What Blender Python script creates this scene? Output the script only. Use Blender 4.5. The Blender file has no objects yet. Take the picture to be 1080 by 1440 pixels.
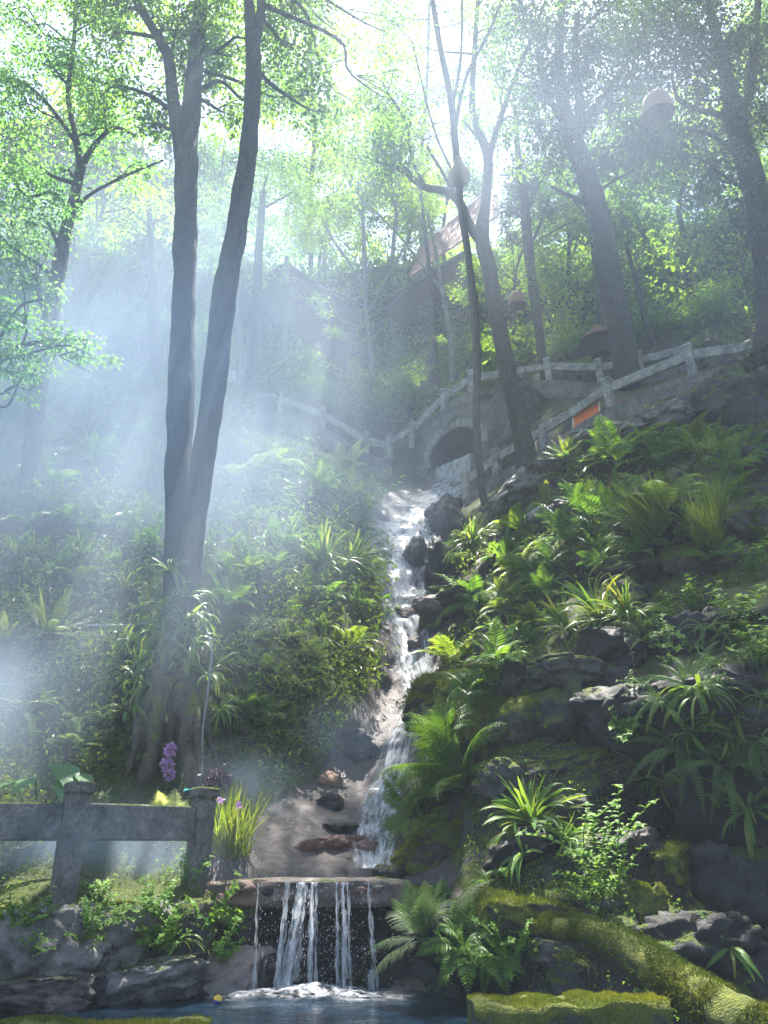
import bpy, math, random
import numpy as np
from mathutils import Vector, Matrix, Quaternion
from mathutils.bvhtree import BVHTree

random.seed(7)
rng = np.random.default_rng(7)
sc = bpy.context.scene
COL = sc.collection
R = math.radians

# ------------------------------------------------------------------ camera
FPX, PITCH, CAMZ = 1082.0, R(25.5), 1.15
cam_d = bpy.data.cameras.new('camera'); cam = bpy.data.objects.new('camera', cam_d); COL.objects.link(cam)
cam_d.sensor_fit = 'VERTICAL'; cam_d.sensor_height = 36.0; cam_d.lens = FPX / 1440 * 36
cam_d.clip_start = 0.1; cam_d.clip_end = 1000
cam.location = (0, 0, CAMZ); cam.rotation_euler = (R(90) + PITCH, 0, 0)
sc.camera = cam
CP, SP = math.cos(PITCH), math.sin(PITCH)

def ray(px, py):
    a, b = (px - 540) / FPX, (720 - py) / FPX
    return Vector((a, CP - b * SP, SP + b * CP))
def at(px, py, Y):
    d = ray(px, py); t = Y / d.y
    return Vector((d.x * t, Y, CAMZ + d.z * t))
def scale_at(p):                       # metres per photo pixel at a world point
    return (p.y * CP + (p.z - CAMZ) * SP) / FPX

# ------------------------------------------------------------------ numpy noise
def _hash(ix, iy, iz, seed):
    h = (ix * 374761393 + iy * 668265263 + iz * 2147483647 + seed * 144665) & 0xffffffff
    h = ((h ^ (h >> 13)) * 1274126177) & 0xffffffff
    h = ((h ^ (h >> 16)) * 2246822519) & 0xffffffff
    return ((h ^ (h >> 15)) & 0xffff) / 65535.0
def vnoise(P, seed=0):
    P = np.asarray(P, float); i = np.floor(P).astype(np.int64); f = P - i
    u = f * f * (3 - 2 * f); r = 0
    for dx in (0, 1):
        for dy in (0, 1):
            for dz in (0, 1):
                w = (u[:, 0] if dx else 1 - u[:, 0]) * (u[:, 1] if dy else 1 - u[:, 1]) * (u[:, 2] if dz else 1 - u[:, 2])
                r = r + w * _hash(i[:, 0] + dx, i[:, 1] + dy, i[:, 2] + dz, seed)
    return r * 2 - 1
def fbm(P, freq=1.0, octv=4, seed=0, gain=.5):
    P = np.asarray(P, float); a, s, r = 1.0, 0, 0
    for k in range(octv):
        r = r + a * vnoise(P * freq + k * 17.3, seed + k); s += a; a *= gain; freq *= 2.03
    return r / s
def ridged(P, freq=1.0, octv=4, seed=0):
    P = np.asarray(P, float); a, s, r = 1.0, 0, 0
    for k in range(octv):
        r = r + a * (1 - 2 * np.abs(vnoise(P * freq + k * 11.1, seed + k))); s += a; a *= .5; freq *= 2.1
    return r / s

def worley(P, freq=1.0, seed=0):
    """Nearest and second nearest feature distance, and a random number per cell."""
    P = np.asarray(P, float) * freq; i = np.floor(P).astype(np.int64); n = len(P)
    d1, d2, c = np.full(n, 9.), np.full(n, 9.), np.zeros(n)
    for dx in (-1, 0, 1):
        for dy in (-1, 0, 1):
            for dz in (-1, 0, 1):
                j = i + [dx, dy, dz]; h = [_hash(j[:, 0], j[:, 1], j[:, 2], seed + k) for k in (1, 2, 3, 4)]
                d = np.sqrt(((j + np.stack(h[:3], 1) - P) ** 2).sum(1)); m = d < d1
                d2 = np.where(m, d1, np.minimum(d2, d)); d1 = np.where(m, d, d1); c = np.where(m, h[3], c)
    return d1, d2, c
def sstep(a, b, x): t = np.clip((x - a) / (b - a), 0, 1); return t * t * (3 - 2 * t)

# ------------------------------------------------------------------ mesh building
class MB:
    def __init__(s): s.V, s.F, s.A, s.n = [], {}, [], 0
    def add(s, V, F, a=None):
        V = np.asarray(V, float).reshape(-1, 3); F = np.asarray(F, int)
        s.V.append(V)
        if len(F): s.F.setdefault(F.shape[1], []).append(F + s.n)
        s.A.append(np.full(len(V), .5) if a is None else np.broadcast_to(np.asarray(a, float), (len(V),)))
        s.n += len(V)
    def mesh(s, name, mat, smooth=True, uv=None):
        me = bpy.data.meshes.new(name)
        V = np.concatenate(s.V); me.vertices.add(len(V)); me.vertices.foreach_set('co', V.ravel())
        loops, starts, c = [], [], 0
        for k, L in s.F.items():
            F = np.concatenate(L); loops.append(F.ravel()); starts.append(c + np.arange(len(F)) * k); c += F.size
        loops = np.concatenate(loops); starts = np.concatenate(starts)
        me.loops.add(len(loops)); me.loops.foreach_set('vertex_index', loops.astype(np.int32))
        me.polygons.add(len(starts)); me.polygons.foreach_set('loop_start', starts.astype(np.int32))
        me.polygons.foreach_set('use_smooth', np.full(len(starts), smooth))
        me.update(calc_edges=True)
        at_ = me.attributes.new('vary', 'FLOAT', 'POINT'); at_.data.foreach_set('value', np.concatenate(s.A).astype(np.float32))
        if uv is not None:
            l = me.uv_layers.new(name='UVMap'); l.data.foreach_set('uv', np.asarray(uv, np.float32)[loops].ravel())
        if mat: me.materials.append(mat)
        return me
    def build(s, name, mat, parent=None, smooth=True, uv=None):
        return link(name, s.mesh(name, mat, smooth, uv), parent)

def link(name, data, parent=None):
    o = bpy.data.objects.new(name, data); COL.objects.link(o)
    if parent: o.parent = parent
    return o
def tag(o, label=None, cat=None, group=None, kind=None):
    if label: o['label'] = label
    if cat: o['category'] = cat
    if group: o['group'] = group
    if kind: o['kind'] = kind
    return o
def empty(name, loc, label, cat, group=None, rz=0):
    o = link(name, None); o.location = loc; o.rotation_euler = (0, 0, rz); o.empty_display_size = .2
    return tag(o, label, cat, group)
def copy_tree(o, parent=None):
    c = o.copy(); COL.objects.link(c)
    if parent: c.parent = parent
    for ch in list(o.children): copy_tree(ch, c)
    return c

def grid_faces(nu, nv, wrap_u=False):
    i = np.arange(nv - 1)[:, None]; j = np.arange(nu if wrap_u else nu - 1)[None, :]
    a = i * nu + j; b = i * nu + (j + 1) % nu
    return np.stack([a, b, b + nu, a + nu], -1).reshape(-1, 4)

def smooth_path(pts, n):
    """Catmull-Rom through rows of pts (any width)."""
    P = np.asarray(pts, float); m = len(P)
    if m == 2: return P[0] + (P[1] - P[0]) * np.linspace(0, 1, n)[:, None]
    Q = np.vstack([2 * P[0] - P[1], P, 2 * P[-1] - P[-2]])
    t = np.linspace(0, m - 1 - 1e-6, n); k = t.astype(int); f = (t - k)[:, None]
    a, b, c, d = Q[k], Q[k + 1], Q[k + 2], Q[k + 3]
    return .5 * (2 * b + (c - a) * f + (2 * a - 5 * b + 4 * c - d) * f**2 + (3 * b - a - 3 * c + d) * f**3)

def tube(mb, pts, rad, sides=10, n=None, bump=0.0, seed=0, cap=True, bf=3.0):
    P = np.asarray([list(p) for p in pts], float); rad = np.broadcast_to(np.asarray(rad, float), (len(P),))
    if n: 
        q = smooth_path(np.hstack([P, rad[:, None]]), n); P, rad = q[:, :3], np.maximum(q[:, 3], 1e-4)
    T = np.gradient(P, axis=0); T /= np.linalg.norm(T, axis=1)[:, None] + 1e-9
    ref = np.array([0, 1.0, 0]) if abs(T[:, 1]).max() < .9 else np.array([1.0, 0, 0])
    A = np.cross(T, ref); A /= np.linalg.norm(A, axis=1)[:, None] + 1e-9; B = np.cross(T, A)
    th = np.linspace(0, 2 * np.pi, sides, endpoint=False)
    ring = A[:, None] * np.cos(th)[None, :, None] + B[:, None] * np.sin(th)[None, :, None]
    r = np.repeat(rad[:, None], sides, 1)
    if bump:
        Q = (P[:, None] + ring * rad[:, None, None]).reshape(-1, 3)
        r = r * (1 + bump * fbm(Q * np.array([1, 1, .45]), bf, 3, seed).reshape(r.shape))
    V = (P[:, None] + ring * r[..., None]).reshape(-1, 3)
    mb.add(V, grid_faces(sides, len(P), True))
    if cap:
        for k, rev in ((0, 0), (len(P) - 1, 1)):
            idx = np.arange(sides) + k * sides
            c = V[idx].mean(0); b = mb.n
            tri = np.stack([np.arange(sides), (np.arange(sides) + 1) % sides, np.full(sides, sides)], 1)
            mb.add(np.vstack([V[idx], c]), tri[:, ::-1] if not rev else tri)

def box(mb, c, sx, sy, sz, rot=None, bev=0.0):
    """A box with chamfered edges; c its centre, rot a 3x3 Matrix."""
    b = min(bev, .45 * min(sx, sy, sz)); h = np.array([sx, sy, sz]) / 2
    if b <= 0:
        V = np.array([[x, y, z] for x in (-1, 1) for y in (-1, 1) for z in (-1, 1)], float) * h
        F = [[0, 1, 3, 2], [4, 6, 7, 5], [0, 4, 5, 1], [2, 3, 7, 6], [0, 2, 6, 4], [1, 5, 7, 3]]
        T = []
    else:
        V, idx = [], {}
        for x in (-1, 1):
            for y in (-1, 1):
                for z in (-1, 1):
                    s = np.array([x, y, z])
                    for ax in range(3):
                        p = s * (h - b); p[ax] = s[ax] * h[ax]; idx[(x, y, z, ax)] = len(V); V.append(p)
        V = np.array(V); F, T = [], []
        g = lambda *k: idx[k]
        for s in (-1, 1):
            F += [[g(s, -1, -1, 0), g(s, 1, -1, 0), g(s, 1, 1, 0), g(s, -1, 1, 0)][::s],
                  [g(-1, s, -1, 1), g(-1, s, 1, 1), g(1, s, 1, 1), g(1, s, -1, 1)][::s],
                  [g(-1, -1, s, 2), g(1, -1, s, 2), g(1, 1, s, 2), g(-1, 1, s, 2)][::s]]
        for x in (-1, 1):
            for y in (-1, 1):
                F += [[g(x, y, -1, 0), g(x, y, 1, 0), g(x, y, 1, 1), g(x, y, -1, 1)][::-x * y]]
                F += [[g(x, -1, y, 0), g(x, -1, y, 2), g(x, 1, y, 2), g(x, 1, y, 0)][::x * y]]
                F += [[g(-1, x, y, 1), g(1, x, y, 1), g(1, x, y, 2), g(-1, x, y, 2)][::x * y]]
                for z in (-1, 1): T += [[g(x, y, z, 0), g(x, y, z, 1), g(x, y, z, 2)][::x * y * z]]
    if rot is not None: V = V @ np.array(rot).T
    V = V + np.array(c)
    n0 = mb.n; mb.add(V, F)
    if T: mb.F.setdefault(3, []).append(np.array(T) + n0)

def beam(mb, p, q, w, h, bev=.015):
    """A beam of width w and height h from p to q (h stays vertical-ish)."""
    p, q = Vector(p), Vector(q); d = q - p; L = d.length; x = d.normalized()
    y = Vector((0, 0, 1)).cross(x).normalized(); z = x.cross(y)
    rot = Matrix((x, y, z)).transposed()
    box(mb, (p + q) / 2, L, w, h, rot, bev)

# leaf batches: diamond leaves with a fold
def unit(a): return a / (np.linalg.norm(a, axis=-1, keepdims=True) + 1e-9)
def leaves(mb, P, D, N, L, W, a=None, fold=.25, droop=.15):
    D = unit(D); S = unit(np.cross(D, N)); N = np.cross(S, D); n = len(P)
    L = np.broadcast_to(L, (n,))[:, None]; W = np.broadcast_to(W, (n,))[:, None]
    mid = P + D * L * .45
    tip = P + D * L - N * L * droop
    V = np.stack([P, mid + S * W * .5 + N * W * fold, tip, mid - S * W * .5 + N * W * fold], 1)
    i = np.arange(n)[:, None] * 4
    F = np.concatenate([i + np.array([0, 1, 2]), i + np.array([0, 2, 3])]) 
    a = rng.random(n) if a is None else np.broadcast_to(a, (n,))
    mb.add(V.reshape(-1, 3), F, np.repeat(a, 4))

def blade(mb, base, d, L, W, droop=.6, nseg=7, prof=None, a=.5, fold=.25, twist=0, wave=0):
    """One arching strap or ovate leaf. d: start direction; bends towards the ground."""
    d = np.array(d, float); d /= np.linalg.norm(d); p = np.array(base, float)
    t = np.linspace(0, 1, nseg + 1)
    if prof is None: w = np.sin(np.pi * np.clip(t * .88 + .12, 0, 1)) ** .7
    else: w = np.interp(t, np.linspace(0, 1, len(prof)), prof)
    side0 = np.cross(d, [0, 0, 1]); 
    if np.linalg.norm(side0) < .05: side0 = np.array([1.0, 0, 0])
    side0 /= np.linalg.norm(side0); V = []
    for k in range(nseg + 1):
        n = np.cross(side0, d); n /= np.linalg.norm(n)
        ang = twist * t[k]; s = side0 * math.cos(ang) + n * math.sin(ang); nn = np.cross(s, d)
        ww = W * w[k] / 2; wv = wave * W * math.sin(k * 2.4 + a * 9)
        V += [p + s * ww + nn * (ww * fold + wv), p, p - s * ww + nn * (ww * fold - wv)]
        p = p + d * L / nseg
        d = d + np.array([0, 0, -1.0]) * droop / nseg * (0.5 + t[k]); d /= np.linalg.norm(d)
    mb.add(V, grid_faces(3, nseg + 1), a)

def frond(mb, base, d, L, npair, plen, droop, a, kind='simple', pw=.25, stem=.12, cup=.15):
    """A fern frond: rachis with pairs of pinnae (simple) or twice-cut pinnae (double)."""
    d = np.array(d, float); d /= np.linalg.norm(d); p = np.array(base, float)
    ns = npair; P, D = [p.copy()], [d.copy()]
    for k in range(ns):
        p = p + d * L / ns; d = d + np.array([0, 0, -1.0]) * droop / ns * (.3 + 1.4 * k / ns); d /= np.linalg.norm(d)
        P.append(p.copy()); D.append(d.copy())
    P, D = np.array(P), np.array(D)
    side = np.cross(D[0], [0, 0, 1]); side = side / (np.linalg.norm(side) + 1e-6)
    if np.linalg.norm(side) < .5: side = np.array([1.0, 0, 0])
    S = np.repeat(side[None], len(P), 0); N = unit(np.cross(S, D))
    w = .0045 * L / .6; w = w * np.linspace(1.3, .4, len(P))[:, None]
    mb.add(np.stack([P + S * w, P + N * w, P - S * w], 1).reshape(-1, 3), grid_faces(3, len(P)), a)
    t = np.arange(1, ns) / ns; m = t > stem; t = t[m]; idx = np.arange(1, ns)[m]
    tt = (t - stem) / (1 - stem)
    ln = plen * L * np.clip(np.sin(np.pi * (tt * .80 + .2)) ** .8 * (1.08 - .3 * tt), .06, 2)
    for sgn in (1, -1):
        jit = rng.normal(0, .06, (len(t), 3))
        dd = unit(S[idx] * sgn + D[idx] * (.35 + .3 * tt[:, None]) - N[idx] * cup + jit)
        if kind == 'simple':
            leaves(mb, P[idx], dd, N[idx], ln, ln * pw + .004, a + rng.normal(0, .05, len(t)), fold=.12, droop=.12)
        else:
            for j in range(len(t)):
                nq = max(4, int(9 * ln[j] / (plen * L)) + 3); q = np.arange(1, nq + 1) / nq
                c = P[idx[j]] + dd[j] * (q[:, None] * ln[j]) - N[idx[j]] * (q[:, None] ** 2 * ln[j] * .14)
                ql = ln[j] * pw * (1.05 - q * .85) + .004
                for s2 in (1, -1):
                    e = unit(np.cross(N[idx[j]], dd[j])[None] * s2 + dd[j][None] * .55 + rng.normal(0, .08, (nq, 3)))
                    leaves(mb, c, e, np.repeat(N[idx[j]][None], nq, 0), ql, ql * .55, a + rng.normal(0, .05), fold=.05, droop=.1)

# ------------------------------------------------------------------ materials
def mat(name):
    m = bpy.data.materials.new(name); m.use_nodes = True; t = m.node_tree; t.nodes.clear()
    return m, t, (lambda kind, **kw: _node(t, kind, **kw)), t.links.new
def _node(t, kind, **kw):
    n = t.nodes.new(kind)
    for k, v in kw.items():
        if k in n.inputs.keys() if isinstance(k, str) else False: n.inputs[k].default_value = v
        else: setattr(n, k, v)
    return n
def ramp(N, stops, interp='LINEAR'):
    r = N('ShaderNodeValToRGB'); r.color_ramp.interpolation = interp
    while len(r.color_ramp.elements) < len(stops): r.color_ramp.elements.new(.5)
    for e, (p, c) in zip(r.color_ramp.elements, stops):
        e.position = p; e.color = (*c, 1) if len(c) == 3 else c
    return r
def g(v): return (v, v, v)

def leaf_mat(name, cols, trans=.45, tcol=None, rough=.45, gloss=.35):
    m, t, N, Lk = mat(name)
    at_ = N('ShaderNodeAttribute', attribute_name='vary'); oi = N('ShaderNodeObjectInfo')
    mx = N('ShaderNodeMath', operation='MULTIPLY_ADD'); mx.inputs[1].default_value = .3
    Lk(oi.outputs['Random'], mx.inputs[0]); 
    sub = N('ShaderNodeMath', operation='SUBTRACT'); Lk(at_.outputs['Fac'], sub.inputs[0]); sub.inputs[1].default_value = .15
    Lk(sub.outputs[0], mx.inputs[2])
    rp = ramp(N, [(i / (len(cols) - 1), c) for i, c in enumerate(cols)]); Lk(mx.outputs[0], rp.inputs[0])
    b = N('ShaderNodeBsdfPrincipled'); b.inputs['Roughness'].default_value = rough; b.inputs['Specular IOR Level'].default_value = gloss
    Lk(rp.outputs[0], b.inputs['Base Color'])
    tr = N('ShaderNodeBsdfTranslucent'); mul = N('ShaderNodeMix', data_type='RGBA', blend_type='MULTIPLY'); mul.inputs[0].default_value = 1
    Lk(rp.outputs[0], mul.inputs[6]); mul.inputs[7].default_value = (*(tcol or (2.3, 2.0, .8)), 1); Lk(mul.outputs[2], tr.inputs[0])
    mi = N('ShaderNodeMixShader'); mi.inputs[0].default_value = trans
    Lk(b.outputs[0], mi.inputs[1]); Lk(tr.outputs[0], mi.inputs[2])
    o = N('ShaderNodeOutputMaterial'); Lk(mi.outputs[0], o.inputs[0]); return m

def rock_mat(name, dark, light, moss=.5, moss_cols=((.04, .065, .010), (.12, .15, .02)), wet=.5, scale=1.0, warm=None):
    """Rock with darker cracks and pale patches; moss grows on faces that look up."""
    m, t, N, Lk = mat(name)
    s = rock_shader(N, Lk, dark, light, moss, moss_cols, wet, scale, warm)
    o = N('ShaderNodeOutputMaterial'); Lk(s, o.inputs[0]); return m
def rock_shader(N, Lk, dark, light, moss=.5, moss_cols=((.05, .075, .012), (.13, .16, .022)), wet=.5, scale=1.0, warm=None):
    geo = N('ShaderNodeNewGeometry'); tc = N('ShaderNodeTexCoord')
    mp = N('ShaderNodeMapping'); Lk(geo.outputs['Position'], mp.inputs[0]); mp.inputs['Scale'].default_value = g(scale)
    n1 = N('ShaderNodeTexNoise'); n1.inputs['Scale'].default_value = 1.3; n1.inputs['Detail'].default_value = 9; n1.inputs['Roughness'].default_value = .62; Lk(mp.outputs[0], n1.inputs[0])
    n2 = N('ShaderNodeTexNoise'); n2.inputs['Scale'].default_value = 6.5; n2.inputs['Detail'].default_value = 8; n2.inputs['Roughness'].default_value = .7; Lk(mp.outputs[0], n2.inputs[0])
    r1 = ramp(N, [(.3, dark), (.55, tuple(.5 * (a + b) for a, b in zip(dark, light))), (.72, light)]); Lk(n1.outputs['Fac'], r1.inputs[0])
    col = r1.outputs[0]
    mxa = N('ShaderNodeMix', data_type='RGBA', blend_type='MULTIPLY'); mxa.inputs[0].default_value = .75
    r2 = ramp(N, [(.32, g(.28)), (.6, g(1.25))]); Lk(n2.outputs['Fac'], r2.inputs[0]); Lk(col, mxa.inputs[6]); Lk(r2.outputs[0], mxa.inputs[7]); col = mxa.outputs[2]
    if warm:
        nw = N('ShaderNodeTexNoise'); nw.inputs['Scale'].default_value = .9; nw.inputs['Detail'].default_value = 5; Lk(mp.outputs[0], nw.inputs[0])
        rw = ramp(N, [(.5, g(0)), (.68, g(.8))]); Lk(nw.outputs['Fac'], rw.inputs[0])
        mw = N('ShaderNodeMix', data_type='RGBA'); Lk(rw.outputs[0], mw.inputs[0]); Lk(col, mw.inputs[6]); mw.inputs[7].default_value = (*warm, 1); col = mw.outputs[2]
    b = N('ShaderNodeBsdfPrincipled')
    rr = N('ShaderNodeMapRange'); Lk(n1.outputs['Fac'], rr.inputs[0]); rr.inputs[1].default_value = .35; rr.inputs[2].default_value = .65
    rr.inputs[3].default_value = .85 - wet * .55; rr.inputs[4].default_value = .85
    bmp = N('ShaderNodeBump'); bmp.inputs['Strength'].default_value = .9; bmp.inputs['Distance'].default_value = .06
    vor = N('ShaderNodeTexVoronoi', feature='DISTANCE_TO_EDGE'); vor.inputs['Scale'].default_value = 2.2; Lk(n1.outputs['Color'], vor.inputs[0])
    ad = N('ShaderNodeMath', operation='ADD'); Lk(n2.outputs['Fac'], ad.inputs[0]); Lk(n1.outputs['Fac'], ad.inputs[1])
    rough = rr.outputs[0]
    if moss > 0:
        sp = N('ShaderNodeSeparateXYZ'); Lk(geo.outputs['Normal'], sp.inputs[0])
        n3 = N('ShaderNodeTexNoise'); n3.inputs['Scale'].default_value = 2.0; n3.inputs['Detail'].default_value = 7; n3.inputs['Roughness'].default_value = .65; Lk(geo.outputs['Position'], n3.inputs[0])
        s1 = N('ShaderNodeMath', operation='MULTIPLY_ADD'); Lk(n3.outputs['Fac'], s1.inputs[0]); s1.inputs[1].default_value = 2.6; s1.inputs[2].default_value = -1.9 + moss * 1.3
        s2 = N('ShaderNodeMath', operation='ADD'); Lk(sp.outputs[2], s2.inputs[0]); Lk(s1.outputs[0], s2.inputs[1])
        mr = ramp(N, [(.35, g(0)), (.55, g(1))]); Lk(s2.outputs[0], mr.inputs[0])
        n4 = N('ShaderNodeTexNoise'); n4.inputs['Scale'].default_value = 14; n4.inputs['Detail'].default_value = 6; n4.inputs['Roughness'].default_value = .75; Lk(geo.outputs['Position'], n4.inputs[0])
        mc = ramp(N, [(.3, moss_cols[0]), (.68, moss_cols[1])]); Lk(n4.outputs['Fac'], mc.inputs[0])
        mm = N('ShaderNodeMix', data_type='RGBA'); Lk(mr.outputs[0], mm.inputs[0]); Lk(col, mm.inputs[6]); Lk(mc.outputs[0], mm.inputs[7]); col = mm.outputs[2]
        mrr = N('ShaderNodeMix', data_type='FLOAT'); Lk(mr.outputs[0], mrr.inputs[0]); Lk(rough, mrr.inputs[2]); mrr.inputs[3].default_value = .95; rough = mrr.outputs[0]
        n5 = N('ShaderNodeTexNoise'); n5.inputs['Scale'].default_value = 60; n5.inputs['Detail'].default_value = 4; Lk(geo.outputs['Position'], n5.inputs[0])
        m5 = N('ShaderNodeMath', operation='MULTIPLY_ADD'); Lk(n5.outputs['Fac'], m5.inputs[0]); Lk(mr.outputs[0], m5.inputs[1]); Lk(ad.outputs[0], m5.inputs[2]); ad = m5
    Lk(ad.outputs[0], bmp.inputs['Height']); Lk(bmp.outputs[0], b.inputs['Normal'])
    Lk(col, b.inputs['Base Color']); Lk(rough, b.inputs['Roughness']); b.inputs['Specular IOR Level'].default_value = .4
    return b.outputs[0]

def simple_mat(name, c1, c2, scale=8, rough=.7, bump=.3, stretch=(1, 1, 1), spec=.3, metal=0, dist=.02):
    m, t, N, Lk = mat(name)
    tc = N('ShaderNodeTexCoord'); mp = N('ShaderNodeMapping'); mp.inputs['Scale'].default_value = stretch; Lk(tc.outputs['Object'], mp.inputs[0])
    n = N('ShaderNodeTexNoise'); n.inputs['Scale'].default_value = scale; n.inputs['Detail'].default_value = 8; n.inputs['Roughness'].default_value = .65; Lk(mp.outputs[0], n.inputs[0])
    r = ramp(N, [(.3, c1), (.7, c2)]); Lk(n.outputs['Fac'], r.inputs[0])
    b = N('ShaderNodeBsdfPrincipled'); Lk(r.outputs[0], b.inputs['Base Color']); b.inputs['Roughness'].default_value = rough
    b.inputs['Specular IOR Level'].default_value = spec; b.inputs['Metallic'].default_value = metal
    bm = N('ShaderNodeBump'); bm.inputs['Strength'].default_value = bump; bm.inputs['Distance'].default_value = dist; Lk(n.outputs['Fac'], bm.inputs['Height']); Lk(bm.outputs[0], b.inputs['Normal'])
    o = N('ShaderNodeOutputMaterial'); Lk(b.outputs[0], o.inputs[0]); return m

def foam_mat(name, su, sv, lo, hi, amax=1.0, bodya=0.0, tint=(.86, .89, .93)):
    """White water: streaks follow the flow (UV: u across, v along)."""
    m, t, N, Lk = mat(name)
    uv = N('ShaderNodeUVMap'); mp = N('ShaderNodeMapping'); mp.inputs['Scale'].default_value = (su, sv, 1); Lk(uv.outputs[0], mp.inputs[0])
    n = N('ShaderNodeTexNoise'); n.inputs['Scale'].default_value = 1; n.inputs['Detail'].default_value = 7; n.inputs['Roughness'].default_value = .68; n.inputs['Distortion'].default_value = .6; Lk(mp.outputs[0], n.inputs[0])
    r = ramp(N, [(lo, g(bodya)), (hi, g(amax))]); Lk(n.outputs['Fac'], r.inputs[0])
    at_ = N('ShaderNodeAttribute', attribute_name='vary')
    mu = N('ShaderNodeMath', operation='MULTIPLY'); Lk(r.outputs[0], mu.inputs[0]); Lk(at_.outputs['Fac'], mu.inputs[1])
    b = N('ShaderNodeBsdfPrincipled'); b.inputs['Base Color'].default_value = (*tint, 1); b.inputs['Roughness'].default_value = .25; b.inputs['Specular IOR Level'].default_value = .5
    tl = N('ShaderNodeBsdfTranslucent'); tl.inputs[0].default_value = (*tint, 1)
    ms = N('ShaderNodeMixShader'); ms.inputs[0].default_value = .5; Lk(b.outputs[0], ms.inputs[1]); Lk(tl.outputs[0], ms.inputs[2])
    bm = N('ShaderNodeBump'); bm.inputs['Strength'].default_value = .25; bm.inputs['Distance'].default_value = .03; Lk(n.outputs['Fac'], bm.inputs['Height']); Lk(bm.outputs[0], b.inputs['Normal'])
    tp = N('ShaderNodeBsdfTransparent'); mx = N('ShaderNodeMixShader'); Lk(mu.outputs[0], mx.inputs[0]); Lk(tp.outputs[0], mx.inputs[1]); Lk(ms.outputs[0], mx.inputs[2])
    o = N('ShaderNodeOutputMaterial'); Lk(mx.outputs[0], o.inputs[0]); return m

M = {}
M['fern'] = leaf_mat('fern_green', [(.03, .08, .014), (.06, .14, .02), (.10, .19, .03)])
M['fern_yellow'] = leaf_mat('fern_yellow_green', [(.06, .115, .018), (.11, .185, .028), (.17, .225, .04)])
M['fern_grey'] = leaf_mat('fern_grey_green', [(.05, .085, .04), (.10, .15, .07), (.15, .19, .09)], tcol=(1.3, 1.5, .9))
M['strap'] = leaf_mat('strap_green', [(.04, .095, .02), (.07, .16, .03), (.12, .20, .045), (.15, .17, .05)], rough=.45, gloss=.22, trans=.4)
M['sword'] = leaf_mat('sword_fern_green', [(.05, .10, .03), (.09, .16, .05), (.14, .21, .08)], tcol=(1.5, 1.7, .8), rough=.45, gloss=.25)
M['herb'] = leaf_mat('herb_green', [(.045, .11, .02), (.08, .18, .028), (.13, .24, .04)], rough=.5, gloss=.15)
M['grass'] = leaf_mat('grass_green', [(.05, .10, .02), (.10, .17, .03), (.16, .20, .05)])
M['crown_bright'] = leaf_mat('bright_leaves', [(.07, .12, .014), (.115, .175, .02), (.17, .22, .028)], trans=.62, tcol=(2.5, 2.75, .9))
M['crown_mid'] = leaf_mat('mid_green_leaves', [(.045, .095, .018), (.07, .135, .024), (.11, .175, .032)], trans=.58, tcol=(2.6, 2.7, 1.1))
M['crown_dark'] = leaf_mat('dark_leaves', [(.022, .05, .018), (.035, .07, .022), (.06, .10, .03)], trans=.25, tcol=(1.7, 1.9, .9), rough=.35, gloss=.5)
M['crown_maple'] = leaf_mat('maple_leaves', [(.05, .11, .035), (.075, .15, .04), (.11, .18, .05)], trans=.66, tcol=(2.6, 2.9, 1.6))
M['under'] = leaf_mat('undergrowth_leaves', [(.03, .055, .012), (.055, .10, .018), (.10, .145, .03)], trans=.45)
M['under_brown'] = leaf_mat('litter_leaves', [(.05, .035, .02), (.10, .065, .035), (.17, .11, .06)], trans=.15, tcol=(1.5, 1.2, .8))
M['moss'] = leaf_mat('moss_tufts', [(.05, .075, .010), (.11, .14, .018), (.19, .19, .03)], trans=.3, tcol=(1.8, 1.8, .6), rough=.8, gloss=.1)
M['moss_shade'] = leaf_mat('moss_painted_shade', [(.025, .045, .008), (.05, .075, .012), (.10, .115, .02)], trans=.3, tcol=(1.8, 1.8, .6), rough=.8, gloss=.1)  # log moss: a darker copy with the log's shade put into its colour
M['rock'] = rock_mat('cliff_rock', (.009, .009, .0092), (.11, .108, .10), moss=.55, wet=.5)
M['rock_mossy'] = rock_mat('mossy_rock', (.015, .015, .014), (.11, .105, .09), moss=.85, moss_cols=((.05, .07, .011), (.15, .165, .022)), wet=.3)
M['rock_bare'] = rock_mat('bare_grey_rock', (.045, .044, .043), (.38, .365, .35), moss=.12, wet=.35)
M['rock_wet_shade'] = rock_mat('shade_dark_wet_rock', (.005, .005, .005), (.032, .032, .031), moss=.06, wet=.8)  # wet rock; the cliff's deep shade is put into its near-black colour
M['slab'] = rock_mat('pale_mineral_rock', (.20, .165, .15), (.47, .42, .40), moss=0, wet=.75, scale=.7, warm=(.33, .25, .21))
M['slab_dark'] = rock_mat('stained_rock', (.04, .034, .032), (.24, .19, .17), moss=.05, wet=.6, scale=1.6, warm=(.22, .14, .10))
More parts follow.
